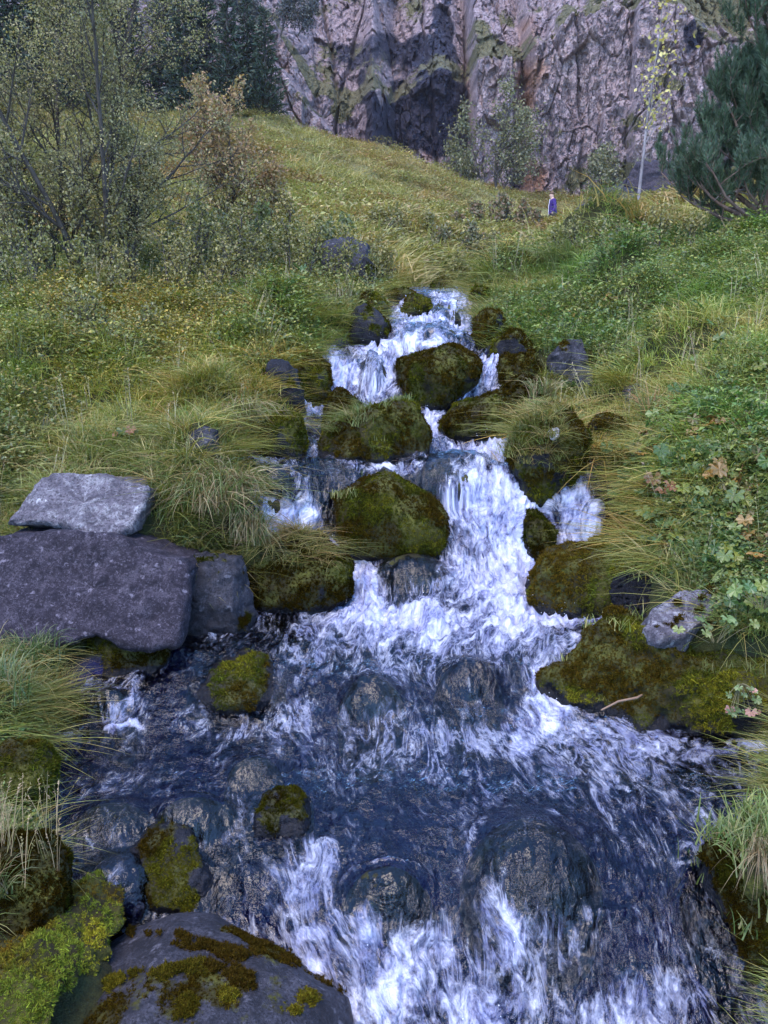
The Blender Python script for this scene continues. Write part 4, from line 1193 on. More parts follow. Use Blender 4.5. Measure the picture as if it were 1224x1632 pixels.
def stalk_tuft(rng, n, h, cols):
    """Thin flowering grass stalks with loose seed heads."""
    V, F, C = [], [], []
    for k in range(n):
        a = rng.uniform(0, 6.283); hh = h * rng.uniform(.6, 1.1); r = h * .35 * rng.uniform(.1, 1)
        c = cols[rng.integers(len(cols))]
        p0 = np.array([rng.normal() * .03, rng.normal() * .03, 0]); p1 = p0 + np.array([math.cos(a) * r * .4, math.sin(a) * r * .4, hh * .6]); p2 = p0 + np.array([math.cos(a) * r, math.sin(a) * r, hh])
        s = np.array([-math.sin(a), math.cos(a), 0]) * .0022
        b = len(V)
        V += [p0 - s, p0 + s, p1 - s, p1 + s, p2]; C += [c] * 5
        F += [(b, b + 1, b + 3), (b, b + 3, b + 2), (b + 2, b + 3, b + 4)]
        for q in range(9):
            t = rng.uniform(0, 1); pp = p1 + (p2 - p1) * (.35 + .65 * t)
            dv = rng.normal(size=3) * .5 + np.array([math.cos(a), math.sin(a), .8]); dv = dv / np.linalg.norm(dv) * .022 * rng.uniform(.5, 1.3)
            b = len(V)
            V += [pp - s, pp + dv * .5 + s * 2.2, pp + dv]; C += [c * 1.1] * 3; F.append((b, b + 1, b + 2))
    return np.array(V), np.array(F), np.array(C)

def build_sources():
    rng = np.random.default_rng(11)
    S = {}
    mk = lambda nm, vfc, m: source(nm, mesh_np(nm, vfc[0], vfc[1], {'col': vfc[2]}, mat=MAT[m], smooth=False))
    S['grass'] = [mk('grass_tuft', blades(rng, 30, .17, .13, .0028, .8, MIXED, 4, base=.035), 'blade') for _ in range(4)] \
               + [mk('grass_tuft', blades(rng, 26, .21, .19, .0028, 1.0, GREEN, 4, base=.04), 'blade') for _ in range(2)] \
               + [mk('grass_tuft', blades(rng, 22, .20, .18, .0026, .9, DRY + GREEN[:1], 4, base=.04), 'blade') for _ in range(2)]
    S['droop'] = [mk('grass_tuft', blades(rng, 34, .20, .30, .0034, 1.15, c, 5, lean=.75, base=.04), 'blade') for c in (MIXED, GREEN, DRY, MIXED)]
    S['short'] = [mk('grass_tuft', blades(rng, 30, .11, .07, .0032, .6, MIXED, 3, base=.04), 'blade') for _ in range(3)]
    S['stalk'] = [mk('grass_stalk', stalk_tuft(rng, 6, .48, [G(.34, .27, .17), G(.28, .20, .13), G(.26, .24, .11)]), 'blade') for _ in range(3)]
    hg = [G(.075, .115, .038), G(.115, .155, .05), G(.055, .085, .032), G(.15, .165, .05)]
    S['herb'] = [mk('herb', leaf_cards(rng, 80, .17, .15, .030, hg), 'herb') for _ in range(3)] + [mk('herb', leaf_cards(rng, 110, .22, .17, .021, hg + [G(.16, .14, .04)]), 'herb') for _ in range(2)]
    hh = [G(.20, .20, .075), G(.16, .17, .06), G(.25, .23, .10), G(.12, .125, .05), G(.21, .155, .085)]
    S['heath'] = [mk('heath_clump', leaf_cards(rng, 150, .26, .42, .065, hh, droop=.1, aspect=.5, stems=False), 'herb') for _ in range(4)]
    S['farg'] = [mk('grass_clump', blades(rng, 30, .36, .30, .009, .7, [G(.25, .24, .10), G(.19, .20, .075), G(.34, .29, .15), G(.28, .25, .11)], 3, base=.12), 'blade') for _ in range(4)]
    # leafy plants with lobed leaves
    out = []
    for k in range(5):
        parts = []
        for q in range(5):
            R = rng.uniform(.022, .040)
            col = [G(.055, .115, .040), G(.075, .14, .045), G(.12, .16, .035), G(.06, .12, .05), G(.09, .14, .05)][rng.integers(5)]
            if rng.random() < .07: col = G(.25, .10, .04)
            v, f, c = lobed_leaf(rng, R, col)
            M = rotm(rng.uniform(0, 6.28), rng.uniform(.2, 1.0))
            pos = np.array([rng.normal() * .045, rng.normal() * .045, rng.uniform(.05, .13)])
            parts.append((v @ M.T + pos, f, c))
            w = .0018
            parts.append((np.array([[pos[0] * .2 - w, pos[1] * .2, 0], [pos[0] * .2 + w, pos[1] * .2, 0], pos + [w, 0, 0], pos - [w, 0, 0]]), np.array([(0, 1, 2), (0, 2, 3)]), np.repeat(G(.12, .11, .05)[None], 4, 0)))
        out.append(mk('lobed_plant', join(parts), 'herb'))
    S['lobed'] = out
    return S
SRC = build_sources()

def near_rock(x, y, grow=1.0):
    bad = np.zeros(len(x), bool)
    g = ground(x, y)
    for (fx, fy, rx, ry, cz, az) in FOOT:
        if fy > 30: continue
        q = ((x - fx) / (rx * grow)) ** 2 + ((y - fy) / (ry * grow)) ** 2
        bad |= (q < 1) & (cz + az * np.sqrt(np.clip(1 - q, 0, 1)) > g - .03)
    return bad

def ground_normal(x, y):
    e = .03 * np.maximum(y, 1)
    hx = (ground(x + e, y) - ground(x - e, y)) / (2 * e); hy = (ground(x, y + e) - ground(x, y - e)) / (2 * e)
    n = np.stack([-hx, -hy, np.ones(len(x))], -1)
    return n / np.linalg.norm(n, axis=1)[:, None]

def candidates(n, d0, d1, rng, umax=.66):
    u = rng.uniform(-umax, umax, n); y = np.exp(rng.uniform(math.log(d0), math.log(d1), n))
    return u * y, y

def lay(name, key, n, d0, d1, label, cat, scale, tint_fn, mask_fn, lean=.25, seed=0, sink=.02, droop=False, umax=.66):
    rng = np.random.default_rng(500 + seed)
    x, y = candidates(n, d0, d1, rng, umax)
    e = out_of_stream(x, y)
    ok = (e > .03) & ~near_rock(x, y) & (rng.random(n) < mask_fn(x, y, e))
    x, y, e = x[ok], y[ok], e[ok]
    z = ground(x, y)
    N = ground_normal(x, y)
    px, py = project(np.stack([x, y, z + .10], -1))
    clear = np.zeros(len(x), bool)                    # bare slabs in front of which nothing tall grows
    for (a0, b0, a1, b1, ymax) in ((-80, 855, 300, 1000, 3.5), (130, 1520, 620, 1700, 2.2), (20, 745, 240, 830, 3.9), (1020, 925, 1150, 1010, 3.3), (1075, 1330, 1300, 1640, 2.6), (985, 880, 1090, 965, 4.3), (845, 875, 1020, 975, 4.2)):
        clear |= (px > a0) & (px < a1) & (py > b0) & (py < b1) & (y < ymax)
    ok = (N[:, 2] > .18) & ~clear
    x, y, z, N, e = x[ok], y[ok], z[ok], N[ok], e[ok]
    P = np.stack([x, y, z - sink], -1)
    k = len(x)
    if droop:
        R = np.stack([rng.normal(0, .15, k), rng.normal(0, .15, k), np.arctan2(N[:, 1], N[:, 0]) + rng.normal(0, .5, k)], -1)
    else:
        R = eul_from_normal(N * lean + np.array([0, 0, 1.0]), rng, .16)
    s = rng.uniform(*scale, k)
    s = s * (1 + .35 * sstep(4, 14, y)) * (1 - .45 * sstep(4.2, 2.2, y))
    S = np.stack([s * (1 + .25 * sstep(4, 14, y)), s * (1 + .25 * sstep(4, 14, y)), s * rng.uniform(.8, 1.2, k)], -1)
    T = tint_fn(P) * rng.uniform(.75, 1.28, k)[:, None]
    o = scatter(name, 'scatter_' + key, SRC[key], P, R, S, T)
    tag(o, label, cat, kind='stuff')
    return o

def tint_grass(P):
    return _tint_grass(P) * np.array((1.32, 1.22, .88))
def _tint_grass(P):
    n = fbm(P * .55, 4, s=91); m = fbm(P * 1.6 + 4, 3, s=92)
    t = np.ones((len(P), 3))
    dry = sstep(.05, .55, n)[:, None] * .75
    t = t * (1 - dry) + np.array((1.4, 1.08, .95)) * dry
    dk = sstep(.0, .45, fbm(P * .9 + 21, 4, s=93))[:, None] * .55
    t = t * (1 - dk) + np.array((.5, .62, .55)) * dk
    lush = sstep(.05, .5, m)[:, None]
    t = t * (1 - lush * .6) + t * np.array((.75, 1.05, .7)) * lush * .6
    right = sstep(.5, 2.5, P[:, 0])[:, None]
    t = t * (1 + right * (np.array((.95, 1.12, 1.0)) - 1))
    leftdry = (sstep(-.5, -1.5, P[:, 0]) * sstep(4.2, 5.2, P[:, 1]) * sstep(9, 7, P[:, 1]))[:, None]
    return t * (1 + leftdry * (np.array((1.12, 1.08, .9)) - 1))

def tint_far(P):
    return _tint_far(P) * np.array((1.16, 1.14, .90))
def _tint_far(P):
    n = fbm(P * .16, 4, s=95); m = fbm(P * .5 + 4, 3, s=96)
    t = np.ones((len(P), 3))
    a = sstep(.0, .5, n)[:, None]; b = sstep(.1, .55, m)[:, None]
    t = t * (1 - a) + np.array((1.35, 1.15, 1.25)) * a
    t = t * (1 - b * .6) + np.array((.95, .55, .55)) * b * .6
    return t

def build_cover():
    near = lambda x, y, e: .6 + .4 * sstep(-.35, .25, fbm(P3(x * 1.2, y * 1.2, 3), 3, s=51))
    herbm = lambda x, y, e: sstep(-.05, .35, fbm(P3(x * .9, y * .9, 9), 3, s=52) + .25 * sstep(6, 9, y) * (x < 0))
    # thickets: dense dark herbs around the birches at left, leafy bank at right
    lay('grass', 'grass', 35000, 1.3, 17, 'fine green and straw grass covering both banks', 'grass', (.65, 1.15), tint_grass, near, seed=1)
    lay('short_grass', 'short', 11000, 1.0, 8, 'short dense turf between the taller tufts of grass', 'grass', (.7, 1.3), tint_grass, near, seed=2)
    lay('ground_herbs', 'herb', 19000, 1.9, 20, 'small leaved green herbs growing among the bank grass', 'ground cover', (.55, 1.1), tint_grass, herbm, seed=3)
    lay('hanging_grass', 'droop', 9000, 1.8, 15, 'long straw tinged grass hanging over the stream edges', 'grass', (.55, 1.0),
        lambda P: tint_grass(P) * np.array((1.15, .95, .85)), lambda x, y, e: sstep(.42, .05, e / np.clip(y / 4, .6, 3)), droop=True, seed=4)
    lay('grass_stalks', 'stalk', 1100, 2.2, 18, 'thin pale seeding grass stalks above the bank turf', 'grass', (.35, .75), lambda P: np.ones((len(P), 3)),
        lambda x, y, e: .3 + .7 * sstep(0, .4, fbm(P3(x * .8, y * .8, 5), 2, s=58)), seed=5)
    def steep(x, y, e):
        m = np.zeros(len(x)); k = np.where((e > .02) & (e < .9))[0]
        m[k] = ground_normal(x[k], y[k])[:, 2] < .78
        return m
    lay('bank_turf', 'short', 40000, 1.8, 13, 'short matted turf clothing the steep cut banks of the stream', 'grass', (.7, 1.3), lambda P: tint_grass(P) * np.array((.85, .85, .75)), steep, seed=21, lean=.9)
    lay('bank_fringe', 'droop', 16000, 1.8, 13, 'trailing grass fringe on the steep cut banks', 'grass', (.45, .85), lambda P: tint_grass(P) * np.array((1.0, .9, .75)), steep, seed=22, droop=True)
    lay('bank_scrub', 'herb', 9000, 3.5, 16, 'taller leafy scrub and weeds massed on the steep banks', 'scrub', (.75, 1.35), lambda P: _tint_grass(P) * np.array((1.3, 1.08, .8)),
        lambda x, y, e: sstep(.05, .45, fbm(P3(x * .8, y * .8, 29), 3, s=57) + .25 * (x < -.4) * sstep(5.5, 8, y)) * (1 - .7 * (x > .3) * (y < 6)) * sstep(.1, .3, e), seed=9)
    lay('heath', 'heath', 26000, 14, 62, 'low heathy shrubs and moss hummocks over the far hillside', 'heath', (.55, 1.15), tint_far, lambda x, y, e: (.2 + .8 * sstep(-.4, .2, fbm(P3(x * .5, y * .5), 3, s=54))) * (1 - np.exp(-((x - 6.2) / 1.6) ** 2 - ((y - 31) / 5) ** 2)), seed=6, umax=.75)
    lay('hill_grass', 'farg', 22000, 12, 62, 'yellowish tall grass over the far hillside', 'grass', (.6, 1.15), tint_far, lambda x, y, e: (.25 + .75 * sstep(-.3, .3, fbm(P3(x * .3, y * .3, 8), 3, s=55))) * (1 - .9 * np.exp(-((x - .2 * y) / (.05 * y)) ** 2) * (y > 11.5)), seed=7, umax=.75)
    # the leafy right bank: lobed leaves
    def lob(x, y, e):
        px, py = project(np.stack([x, y, ground(x, y)], -1))
        return np.clip(blobs(px, py, [(1140, 800, 110, 90, .8), (1060, 770, 70, 60, .4), (1180, 720, 70, 70, .5), (1120, 680, 60, 40, .4), (1190, 880, 60, 60, .9), (1000, 800, 50, 60, .3), (900, 520, 60, 20, .25), (480, 450, 40, 30, .35), (1190, 1000, 40, 50, .5)]), 0, 1) + .015 * (x > 0)
    lay('leafy_ground_cover', 'lobed', 26000, 2.6, 12, 'round lobed leaves covering the right bank beside the side fall', 'ground cover', (.75, 1.2),
        lambda P: np.where((fbm(P * 3, 2, s=66) > .62)[:, None], np.array((2.4, .95, .8)), np.array((1.35, 1.12, .8))), lob, seed=8, lean=.9)
build_cover()

def pebbles():
    rng = np.random.default_rng(5)
    srcs = []
    for k in range(4):
        S, F = ico(2)
        V = S * np.array([1, .8, .6]) * (1 + .22 * fbm(S * 1.3 + k * 9, 3)[:, None])
        srcs.append(source('pebble', mesh_np('pebble', V, F, {'moss': np.zeros(len(V)), 'wet': np.zeros(len(V))}, mat=MAT['rock'])))
    n = 1500
    P = []
    o, V, F, N, c, d, size = ROCKS['low golden moss boulder at the right foot of the falls, beside the pebbles']
    ctr = at(1036, 938, 3.72)
    a, r = rng.uniform(0, 6.283, n), np.sqrt(rng.random(n))
    x, y = ctr[0] + np.cos(a) * r * .17, ctr[1] + np.sin(a) * r * .17
    z = ctr[2] - .02 + (y - ctr[1]) * .45 + (1 - r * r) * .05 - rng.uniform(0, .05, n) * r
    o = scatter('pebbles', 'scatter_pebble', srcs, np.stack([x, y, z], -1), rng.uniform(0, 6.28, (n, 3)), rng.uniform(.007, .017, n), np.ones((n, 3)))
    tag(o, 'heap of dark small pebbles between the golden moss boulder and the grey stone', 'pebbles', kind='stuff')
pebbles()

# grass growing on individual rocks
grass_on('tall grassy boulder with a white lichen disc beside the right fall', SRC['grass'], 'scatter_grass', 70, .0, (.35, .75), (1.2, 1.15, .9), box=(800, 620, 890, 790))
grass_on('tall grassy boulder with a white lichen disc beside the right fall', SRC['droop'], 'scatter_droop', 45, -.1, (.4, .8), (1.35, 1.1, .8), name='grass', box=(800, 620, 900, 760))
grass_on('brown mossy boulder topped with grass, directly above the central boulder', SRC['short'], 'scatter_short', 34, .1, (.4, .8), (.8, .85, .6), box=(530, 630, 660, 715))
grass_on('brown mossy boulder topped with grass, directly above the central boulder', SRC['droop'], 'scatter_droop', 18, .0, (.3, .6), (.9, .85, .6), box=(520, 630, 600, 715))
grass_on('black mossy boulder with straw grass fringe at the left edge of the main pool', SRC['droop'], 'scatter_droop', 40, .1, (.35, .65), (1.25, .95, .7), box=(395, 840, 520, 900))
grass_on('largest mossy boulder in midstream, splitting the two main falls', SRC['short'], 'scatter_short', 12, .1, (.4, .8), (1.1, 1.1, .8), box=(500, 730, 570, 840))
grass_on('tall dark boulder under a green and straw tussock at lower right', SRC['short'], 'scatter_short', 60, .3, (.6, 1.1), (1.1, 1.2, .9))
grass_on('broad olive and rust moss rock filling the right bank of the lower pool', SRC['short'], 'scatter_short', 22, .2, (.3, .8), (1.3, 1.25, .8))
grass_on('dark brown mossy bank stone at left, overhung by dry stalks', SRC['stalk'], 'scatter_stalk', 16, .2, (.25, .45), (1.1, 1.0, .9))

# white lichen disc
def lichen_disc():
    o, V, F, N, c, d, size = ROCKS['tall grassy boulder with a white lichen disc beside the right fall']
    px, py = project(V + c)
    fr = ((V + c - CAM) * N).sum(1) < 0
    k = np.where(fr)[0][np.argmin(np.hypot(px - 881, py - 693)[fr])]
    n = N[k]; a = np.cross(n, [0, 0, 1.0]); a /= np.linalg.norm(a); b = np.cross(n, a)
    t = np.linspace(0, 2 * np.pi, 25)[:-1]
    r = .034 * (1 + .12 * np.sin(t * 5) + .08 * np.cos(t * 3))
    ring = V[k] + n * .012 + np.outer(np.cos(t) * r, a) + np.outer(np.sin(t) * r, b)
    base = ring - n * .02
    Vv = np.vstack([ring, base, V[k] + n * .016])
    Fq = [(i, (i + 1) % 24, 24 + (i + 1) % 24, 24 + i) for i in range(24)]
    Ft = [(48, i, (i + 1) % 24) for i in range(24)]
    obj('lichen_patch', mesh_np('lichen_patch', Vv, [np.array(Fq), np.array(Ft)], mat=mat_plain('white_lichen', (.75, .66, .72), .9)), o)
lichen_disc()

# ------------------------------------------------------------------ tussocks: single grass hummocks one can point at
def tussock(px, py, d, size, h, label, cols, lean=.6, lean_dir=None, n=260, width=.0032, seed=0, bend=1.0, group='grass tussocks on the banks', spread=1.0):
    rng = np.random.default_rng(70 + seed)
    p = at(px, py, d)
    p[2] = min(p[2], max(ground(np.array([p[0]]), np.array([p[1]]))[0] + .25, p[2] - .05))
    S, F = ico(4)
    V = S * np.array([size * .5, size * .5, h * .28]) * (1 + .18 * fbm(S * 2 + seed, 3)[:, None])
    V[:, 2] -= h * .1
    core = obj('tussock', mesh_np('tussock', V, F, {'moss': np.full(len(V), .9), 'wet': np.zeros(len(V))}, mat=MAT['rock']), loc=p)
    tag(core, label, 'tussock', group)
    parts = []
    for k in range(n // 20):
        a, r = rng.uniform(0, 6.283), size * .9 * math.sqrt(rng.random())
        pos = np.array([math.cos(a) * r, math.sin(a) * r, h * .42 * math.sqrt(max(0, 1 - (r / size) ** 2)) - h * .1])
        v, f, c = blades(rng, 20, h * .95, size * 1.0 * spread, width, bend, cols, 5, lean=lean, lean_dir=(a if lean_dir is None else lean_dir), base=size * .12)
        parts.append((v + pos, f, c))
    v, f, c = join(parts)
    obj('blades', mesh_np('blades', v, f, {'col': c}, mat=MAT['blade_plain'], smooth=False), core)
MAT['blade_plain'] = mat_leaf('grass_blade_plain', False, .35, .06)
STRAW = [G(.26, .19, .09), G(.32, .25, .13), G(.18, .12, .055), G(.12, .12, .035)]
tussock(-5, 1120, 2.85, .13, .20, 'large deep green tussock leaning over the water below the purple slab', GREEN + [G(.06, .105, .03), G(.2, .16, .07)], n=460, seed=1, width=.0024, spread=.75)
tussock(62, 1060, 3.25, .10, .18, 'smaller dark green tussock close against the foot of the purple slab', GREEN[:3] + [G(.045, .08, .025)], n=300, seed=2, width=.0024, spread=.8)
tussock(-25, 1440, 2.0, .07, .16, 'straw and green tussock at the left edge above the moss cushion', GREEN + STRAW, n=300, seed=3, width=.002, spread=.8)
tussock(1222, 1330, 2.26, .09, .10, 'green tussock with straw skirt on the tall dark boulder at lower right', GREEN[:2] + STRAW[:1], n=320, seed=4, width=.0022, spread=.8)
tussock(1205, 1372, 2.1, .05, .20, 'bundle of hanging straw stems down the tall dark boulder', STRAW, n=140, seed=5, lean=1.0, lean_dir=-1.9, bend=1.9, width=.0022, spread=1.3)
tussock(350, 800, 4.12, .22, .34, 'overhanging tussock with long straw blades above the bluish undercut rock', GREEN[:2] + STRAW, n=620, seed=6, lean=.75, lean_dir=-1.2, bend=1.5, width=.0034)
tussock(395, 860, 4.0, .12, .30, 'straw tussock draping between undercut rock and black mossy boulder', STRAW + GREEN[:1], n=260, seed=7, lean=.9, lean_dir=-1.4, bend=1.6, width=.0034)
tussock(385, 690, 4.9, .13, .30, 'tussock with trailing straw at the left corner of the level pool', STRAW + GREEN[:2], n=260, seed=8, lean=.8, lean_dir=-.9, bend=1.5, width=.0036)
tussock(545, 540, 7.9, .30, .42, 'long combed grass tussock beside the upper left fall', GREEN + [DRY[0]], n=420, seed=9, lean=.8, lean_dir=-.8, bend=1.3, width=.0048)
tussock(880, 450, 10.2, .5, .55, 'tall blurred grass tussock on the right bank below the far hill', GREEN + [DRY[3]], n=420, seed=10, lean=.6, lean_dir=3.9, bend=1.1, width=.007)
tussock(860, 640, 5.7, .10, .22, 'pale seeding tussock on top of the tall grassy boulder', STRAW + GREEN[:2], n=160, seed=11, width=.003)
tussock(1040, 690, 5.0, .14, .28, 'reedy green and orange tussock above the lobed leaves', GREEN[:2] + [G(.3, .16, .06)], n=220, seed=12, width=.0042, bend=.7)
tussock(980, 740, 4.7, .13, .16, 'mossy turf hummock at the left edge of the leafy right bank', [G(.08, .09, .02), G(.13, .12, .03)], n=200, seed=13, width=.003, bend=1.4)
# ------------------------------------------------------------------ trees
def tubes(paths, sides=6):
    """paths: list of (points (k,3), radii (k,)). One mesh."""
    V, F, b = [], [], 0
    for pts, rad in paths:
        pts = np.asarray(pts, float); k = len(pts)
        tan = np.gradient(pts, axis=0); tan /= np.maximum(np.linalg.norm(tan, axis=1), 1e-9)[:, None]
        ref = np.array([1.0, 0, 0]) if abs(tan[0][0]) < .8 else np.array([0, 1.0, 0])
        A = np.cross(tan, ref); A /= np.maximum(np.linalg.norm(A, axis=1), 1e-9)[:, None]
        Bn = np.cross(tan, A)
        s = sides if rad[0] > .012 else (4 if rad[0] > .005 else 3)
        t = np.arange(s) * 2 * np.pi / s
        ring = pts[:, None] + np.asarray(rad)[:, None, None] * (np.cos(t)[None, :, None] * A[:, None] + np.sin(t)[None, :, None] * Bn[:, None])
        V.append(ring.reshape(-1, 3))
        i = np.arange(k * s).reshape(k, s) + b
        j = np.roll(i, -1, 1)
        F.append(np.stack([i[:-1].ravel(), j[:-1].ravel(), j[1:].ravel(), i[1:].ravel()], -1))
        b += k * s
    return np.vstack(V), np.vstack(F)

def branch(rng, p, dirv, L, r, level, cfg, paths, twigs):
    n = max(4, int(L / cfg['seg']) + 2)
    pts, rad = [p.copy()], [r]
    dv = dirv / np.linalg.norm(dirv)
    for k in range(1, n):
        dv = dv + rng.normal(0, cfg['wander'], 3) + np.array([0, 0, cfg['up'][min(level, 3)]])
        dv /= np.linalg.norm(dv)
        pts.append(pts[-1] + dv * L / (n - 1)); rad.append(r * (1 - .8 * k / (n - 1)) + .0008)
    paths.append((np.array(pts), np.array(rad)))
    if level >= cfg['levels']:
        twigs.append(np.array(pts)); return
    kids = cfg['kids'][level]
    lo = cfg['start'][level]
    for q in range(kids):
        t = lo + (1 - lo) * (q + rng.uniform(0, .9)) / kids
        i = min(int(t * (n - 1)), n - 2)
        base = pts[i] + (pts[i + 1] - pts[i]) * (t * (n - 1) - i)
        ax = pts[i + 1] - pts[i]; ax /= np.linalg.norm(ax)
        a = rng.uniform(0, 6.283)
        side = np.cross(ax, [math.cos(a), math.sin(a), .3]); side /= max(np.linalg.norm(side), 1e-6)
        ang = cfg['angle'][level] * rng.uniform(.7, 1.25)
        nd = ax * math.cos(ang) + side * math.sin(ang)
        ll = L * cfg['ratio'][level] * rng.uniform(.6, 1.15) * (1 - cfg.get('taper', .45) * (t - lo) / (1 - lo + 1e-6))
        branch(rng, base, nd, ll, max(rad[i] * .55, .0015), level + 1, cfg, paths, twigs)
    if level >= 1: twigs.append(np.array(pts[len(pts) // 2:]))

def leaves_on(rng, twigs, per, size, cols, weights, jitter=.03, aspect=.62, colfn=None):
    tw = [t for t in twigs if len(t) > 1]
    P = []
    for t in tw:
        for _ in range(rng.poisson(per)):
            k = rng.uniform(0, len(t) - 1); i = min(int(k), len(t) - 2)
            P.append(t[i] + (t[i + 1] - t[i]) * (k - i))
    P = np.array(P) + rng.normal(0, jitter, (len(P), 3))
    n = len(P)
    u = rng.normal(size=(n, 3)) + np.array([0, 0, -.25]); u /= np.linalg.norm(u, axis=1)[:, None]
    s = np.cross(u, rng.normal(size=(n, 3))); s /= np.linalg.norm(s, axis=1)[:, None]
    nn = np.cross(u, s)
    L = size * rng.uniform(.55, 1.25, n)[:, None]; w = L * aspect * .5
    V = np.stack([P, P + u * L * .5 + s * w + nn * L * .1, P + u * L, P + u * L * .5 - s * w + nn * L * .1], 1).reshape(-1, 3)
    F = np.arange(4 * n).reshape(n, 4)
    c = np.array(cols)[rng.choice(len(cols), n, p=np.array(weights) / sum(weights))] * rng.uniform(.7, 1.3, (n, 1))
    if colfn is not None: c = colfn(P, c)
    return V, F, np.repeat(c, 4, 0)

def deciduous(name, label, cat, base, stems, cfg, leaf, bark, seed, group=None, cols=None, weights=None, colfn=None, scale=1.0):
    rng = np.random.default_rng(seed)
    root = obj(name, None, loc=base); root.empty_display_size = .2
    tag(root, label, cat, group)
    paths, twigs = [], []
    for (dx, dy, lean, L, r) in stems:
        branch(rng, np.array([dx, dy, -.1]), np.array(lean, float), L, r, 0, cfg, paths, twigs)
    V, F = tubes(paths)
    obj('trunk', mesh_np('trunk', V, F, mat=MAT[bark]), root)
    V, F, C = leaves_on(rng, twigs, leaf['per'], leaf['size'], cols, weights, leaf.get('jitter', .04), leaf.get('aspect', .62), colfn)
    obj('crown', mesh_np('crown', V, F, {'col': C}, mat=MAT['leaf'], smooth=False), root)
    return len(V) // 4

def gpos(px, py, d):
    p = at(px, py, d)
    p[2] = ground(np.array([p[0]]), np.array([p[1]]))[0]
    return p

birch_cols = [G(.19, .175, .07), G(.25, .22, .09), G(.15, .14, .058), G(.29, .26, .11), G(.38, .29, .11)]
cfgB = dict(seg=.16, wander=.07, up=(.02, .05, .03, .0), levels=3, kids=(16, 9, 5), start=(.10, .15, .1), angle=(.75, .8, .8), ratio=(.42, .5, .5), taper=.55)
n1 = deciduous('birch_tree', 'big grey green birch with several dark stems filling the upper left', 'tree', gpos(165, 500, 9.0),
          [(0, 0, (.03, 0, 1), 3.9, .042), (-.25, .1, (-.28, .05, 1), 3.0, .03), (.15, .1, (.14, .1, 1), 2.9, .028), (.1, -.1, (.10, -.15, 1), 3.2, .027), (-.1, -.1, (-.12, -.2, 1), 3.3, .03), (.25, 0, (.26, 0, 1), 1.5, .02), (-.3, -.05, (-.6, -.1, 1), 2.0, .024)],
          cfgB, dict(per=13.0, size=.026), 'bark_dark', 21, cols=birch_cols, weights=[4, 4, 3, 1.4, .5])
cfgS = dict(seg=.14, wander=.09, up=(.02, .04, .02, 0), levels=2, kids=(12, 8), start=(.15, .15), angle=(.7, .8), ratio=(.42, .5), taper=.5)
deciduous('young_birch', 'sparse young birch with thin bent stem at the left edge of the picture', 'tree', gpos(62, 470, 8.6),
          [(0, 0, (.0, 0, 1), 1.7, .022), (.0, .1, (-.3, 0, 1), 2.0, .02), (-.3, .1, (-.35, 0, 1), 1.6, .016)], cfgS, dict(per=7, size=.036), 'bark_dark', 22, cols=birch_cols, weights=[4, 4, 3, 2, 1.2])
orange = [G(.27, .155, .075), G(.32, .21, .09), G(.21, .125, .065), G(.20, .17, .07), G(.36, .26, .11)]
deciduous('autumn_birch', 'small birch turned orange and yellow beside the big grey green birch', 'tree', gpos(358, 432, 11.2),
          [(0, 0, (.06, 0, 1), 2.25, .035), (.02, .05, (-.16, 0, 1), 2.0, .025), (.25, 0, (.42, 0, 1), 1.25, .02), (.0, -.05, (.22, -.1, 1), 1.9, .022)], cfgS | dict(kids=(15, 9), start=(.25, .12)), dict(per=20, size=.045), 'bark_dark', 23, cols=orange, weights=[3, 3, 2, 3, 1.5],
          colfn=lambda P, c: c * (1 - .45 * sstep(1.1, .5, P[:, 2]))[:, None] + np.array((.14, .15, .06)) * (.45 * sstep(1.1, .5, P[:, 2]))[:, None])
yel = [G(.40, .32, .09), G(.48, .40, .14), G(.32, .24, .08)]
cfgY = dict(seg=.2, wander=.016, up=(.01, .12, .05, 0), levels=2, kids=(16, 3), start=(.42, .3), angle=(.7, .7), ratio=(.15, .6), taper=.3)
p = gpos(1012, 345, 17)
deciduous('slender_birch', 'slender pale trunked birch with few bright yellow leaves before the cliff', 'tree', p, [(0, 0, (.03, 0, 1), 4.0, .036)], cfgY, dict(per=4.5, size=.085, jitter=.13, aspect=.7), 'bark_pale', 24, cols=yel, weights=[3, 2, 1])
cfgBush = dict(seg=.5, wander=.08, up=(.02, .04, .02, 0), levels=2, kids=(14, 9), start=(.1, .15), angle=(.75, .8), ratio=(.45, .5), taper=.5)
dull = [G(.15, .15, .07), G(.19, .18, .08), G(.11, .11, .055), G(.22, .19, .08)]
deciduous('cliff_shrub', 'loose olive shrub standing against the foot of the cliff above the hillside', 'shrub', gpos(790, 318, 51), [(0, 0, (0, 0, 1), 5.8, .09), (-.6, 0, (-.25, 0, 1), 4.6, .07), (.7, 0, (.22, 0, 1), 5.0, .07), (.2, 0, (.5, 0, 1), 3.6, .06), (-1, 0, (-.5, 0, 1), 3.2, .05)], cfgBush, dict(per=9, size=.17, jitter=.15), 'bark_dark', 25, cols=dull, weights=[3, 2, 3, 1])
grey = [G(.06, .07, .07), G(.08, .09, .085), G(.05, .05, .06)]
pc = at(430, 35, 53)
deciduous('ledge_shrub', 'dark greyish shrub growing on the cliff ledge at top left of centre', 'shrub', pc - np.array([0, 0, .6]), [(-1.6, 0, (-.3, 0, 1), 2.6, .06), (-.5, 0, (0, 0, 1), 3.0, .06), (.6, 0, (.25, 0, 1), 2.6, .06), (1.6, 0, (.4, 0, 1), 2.0, .05)], cfgBush, dict(per=11, size=.16, jitter=.15), 'bark_dark', 26, cols=grey, weights=[3, 2, 2])
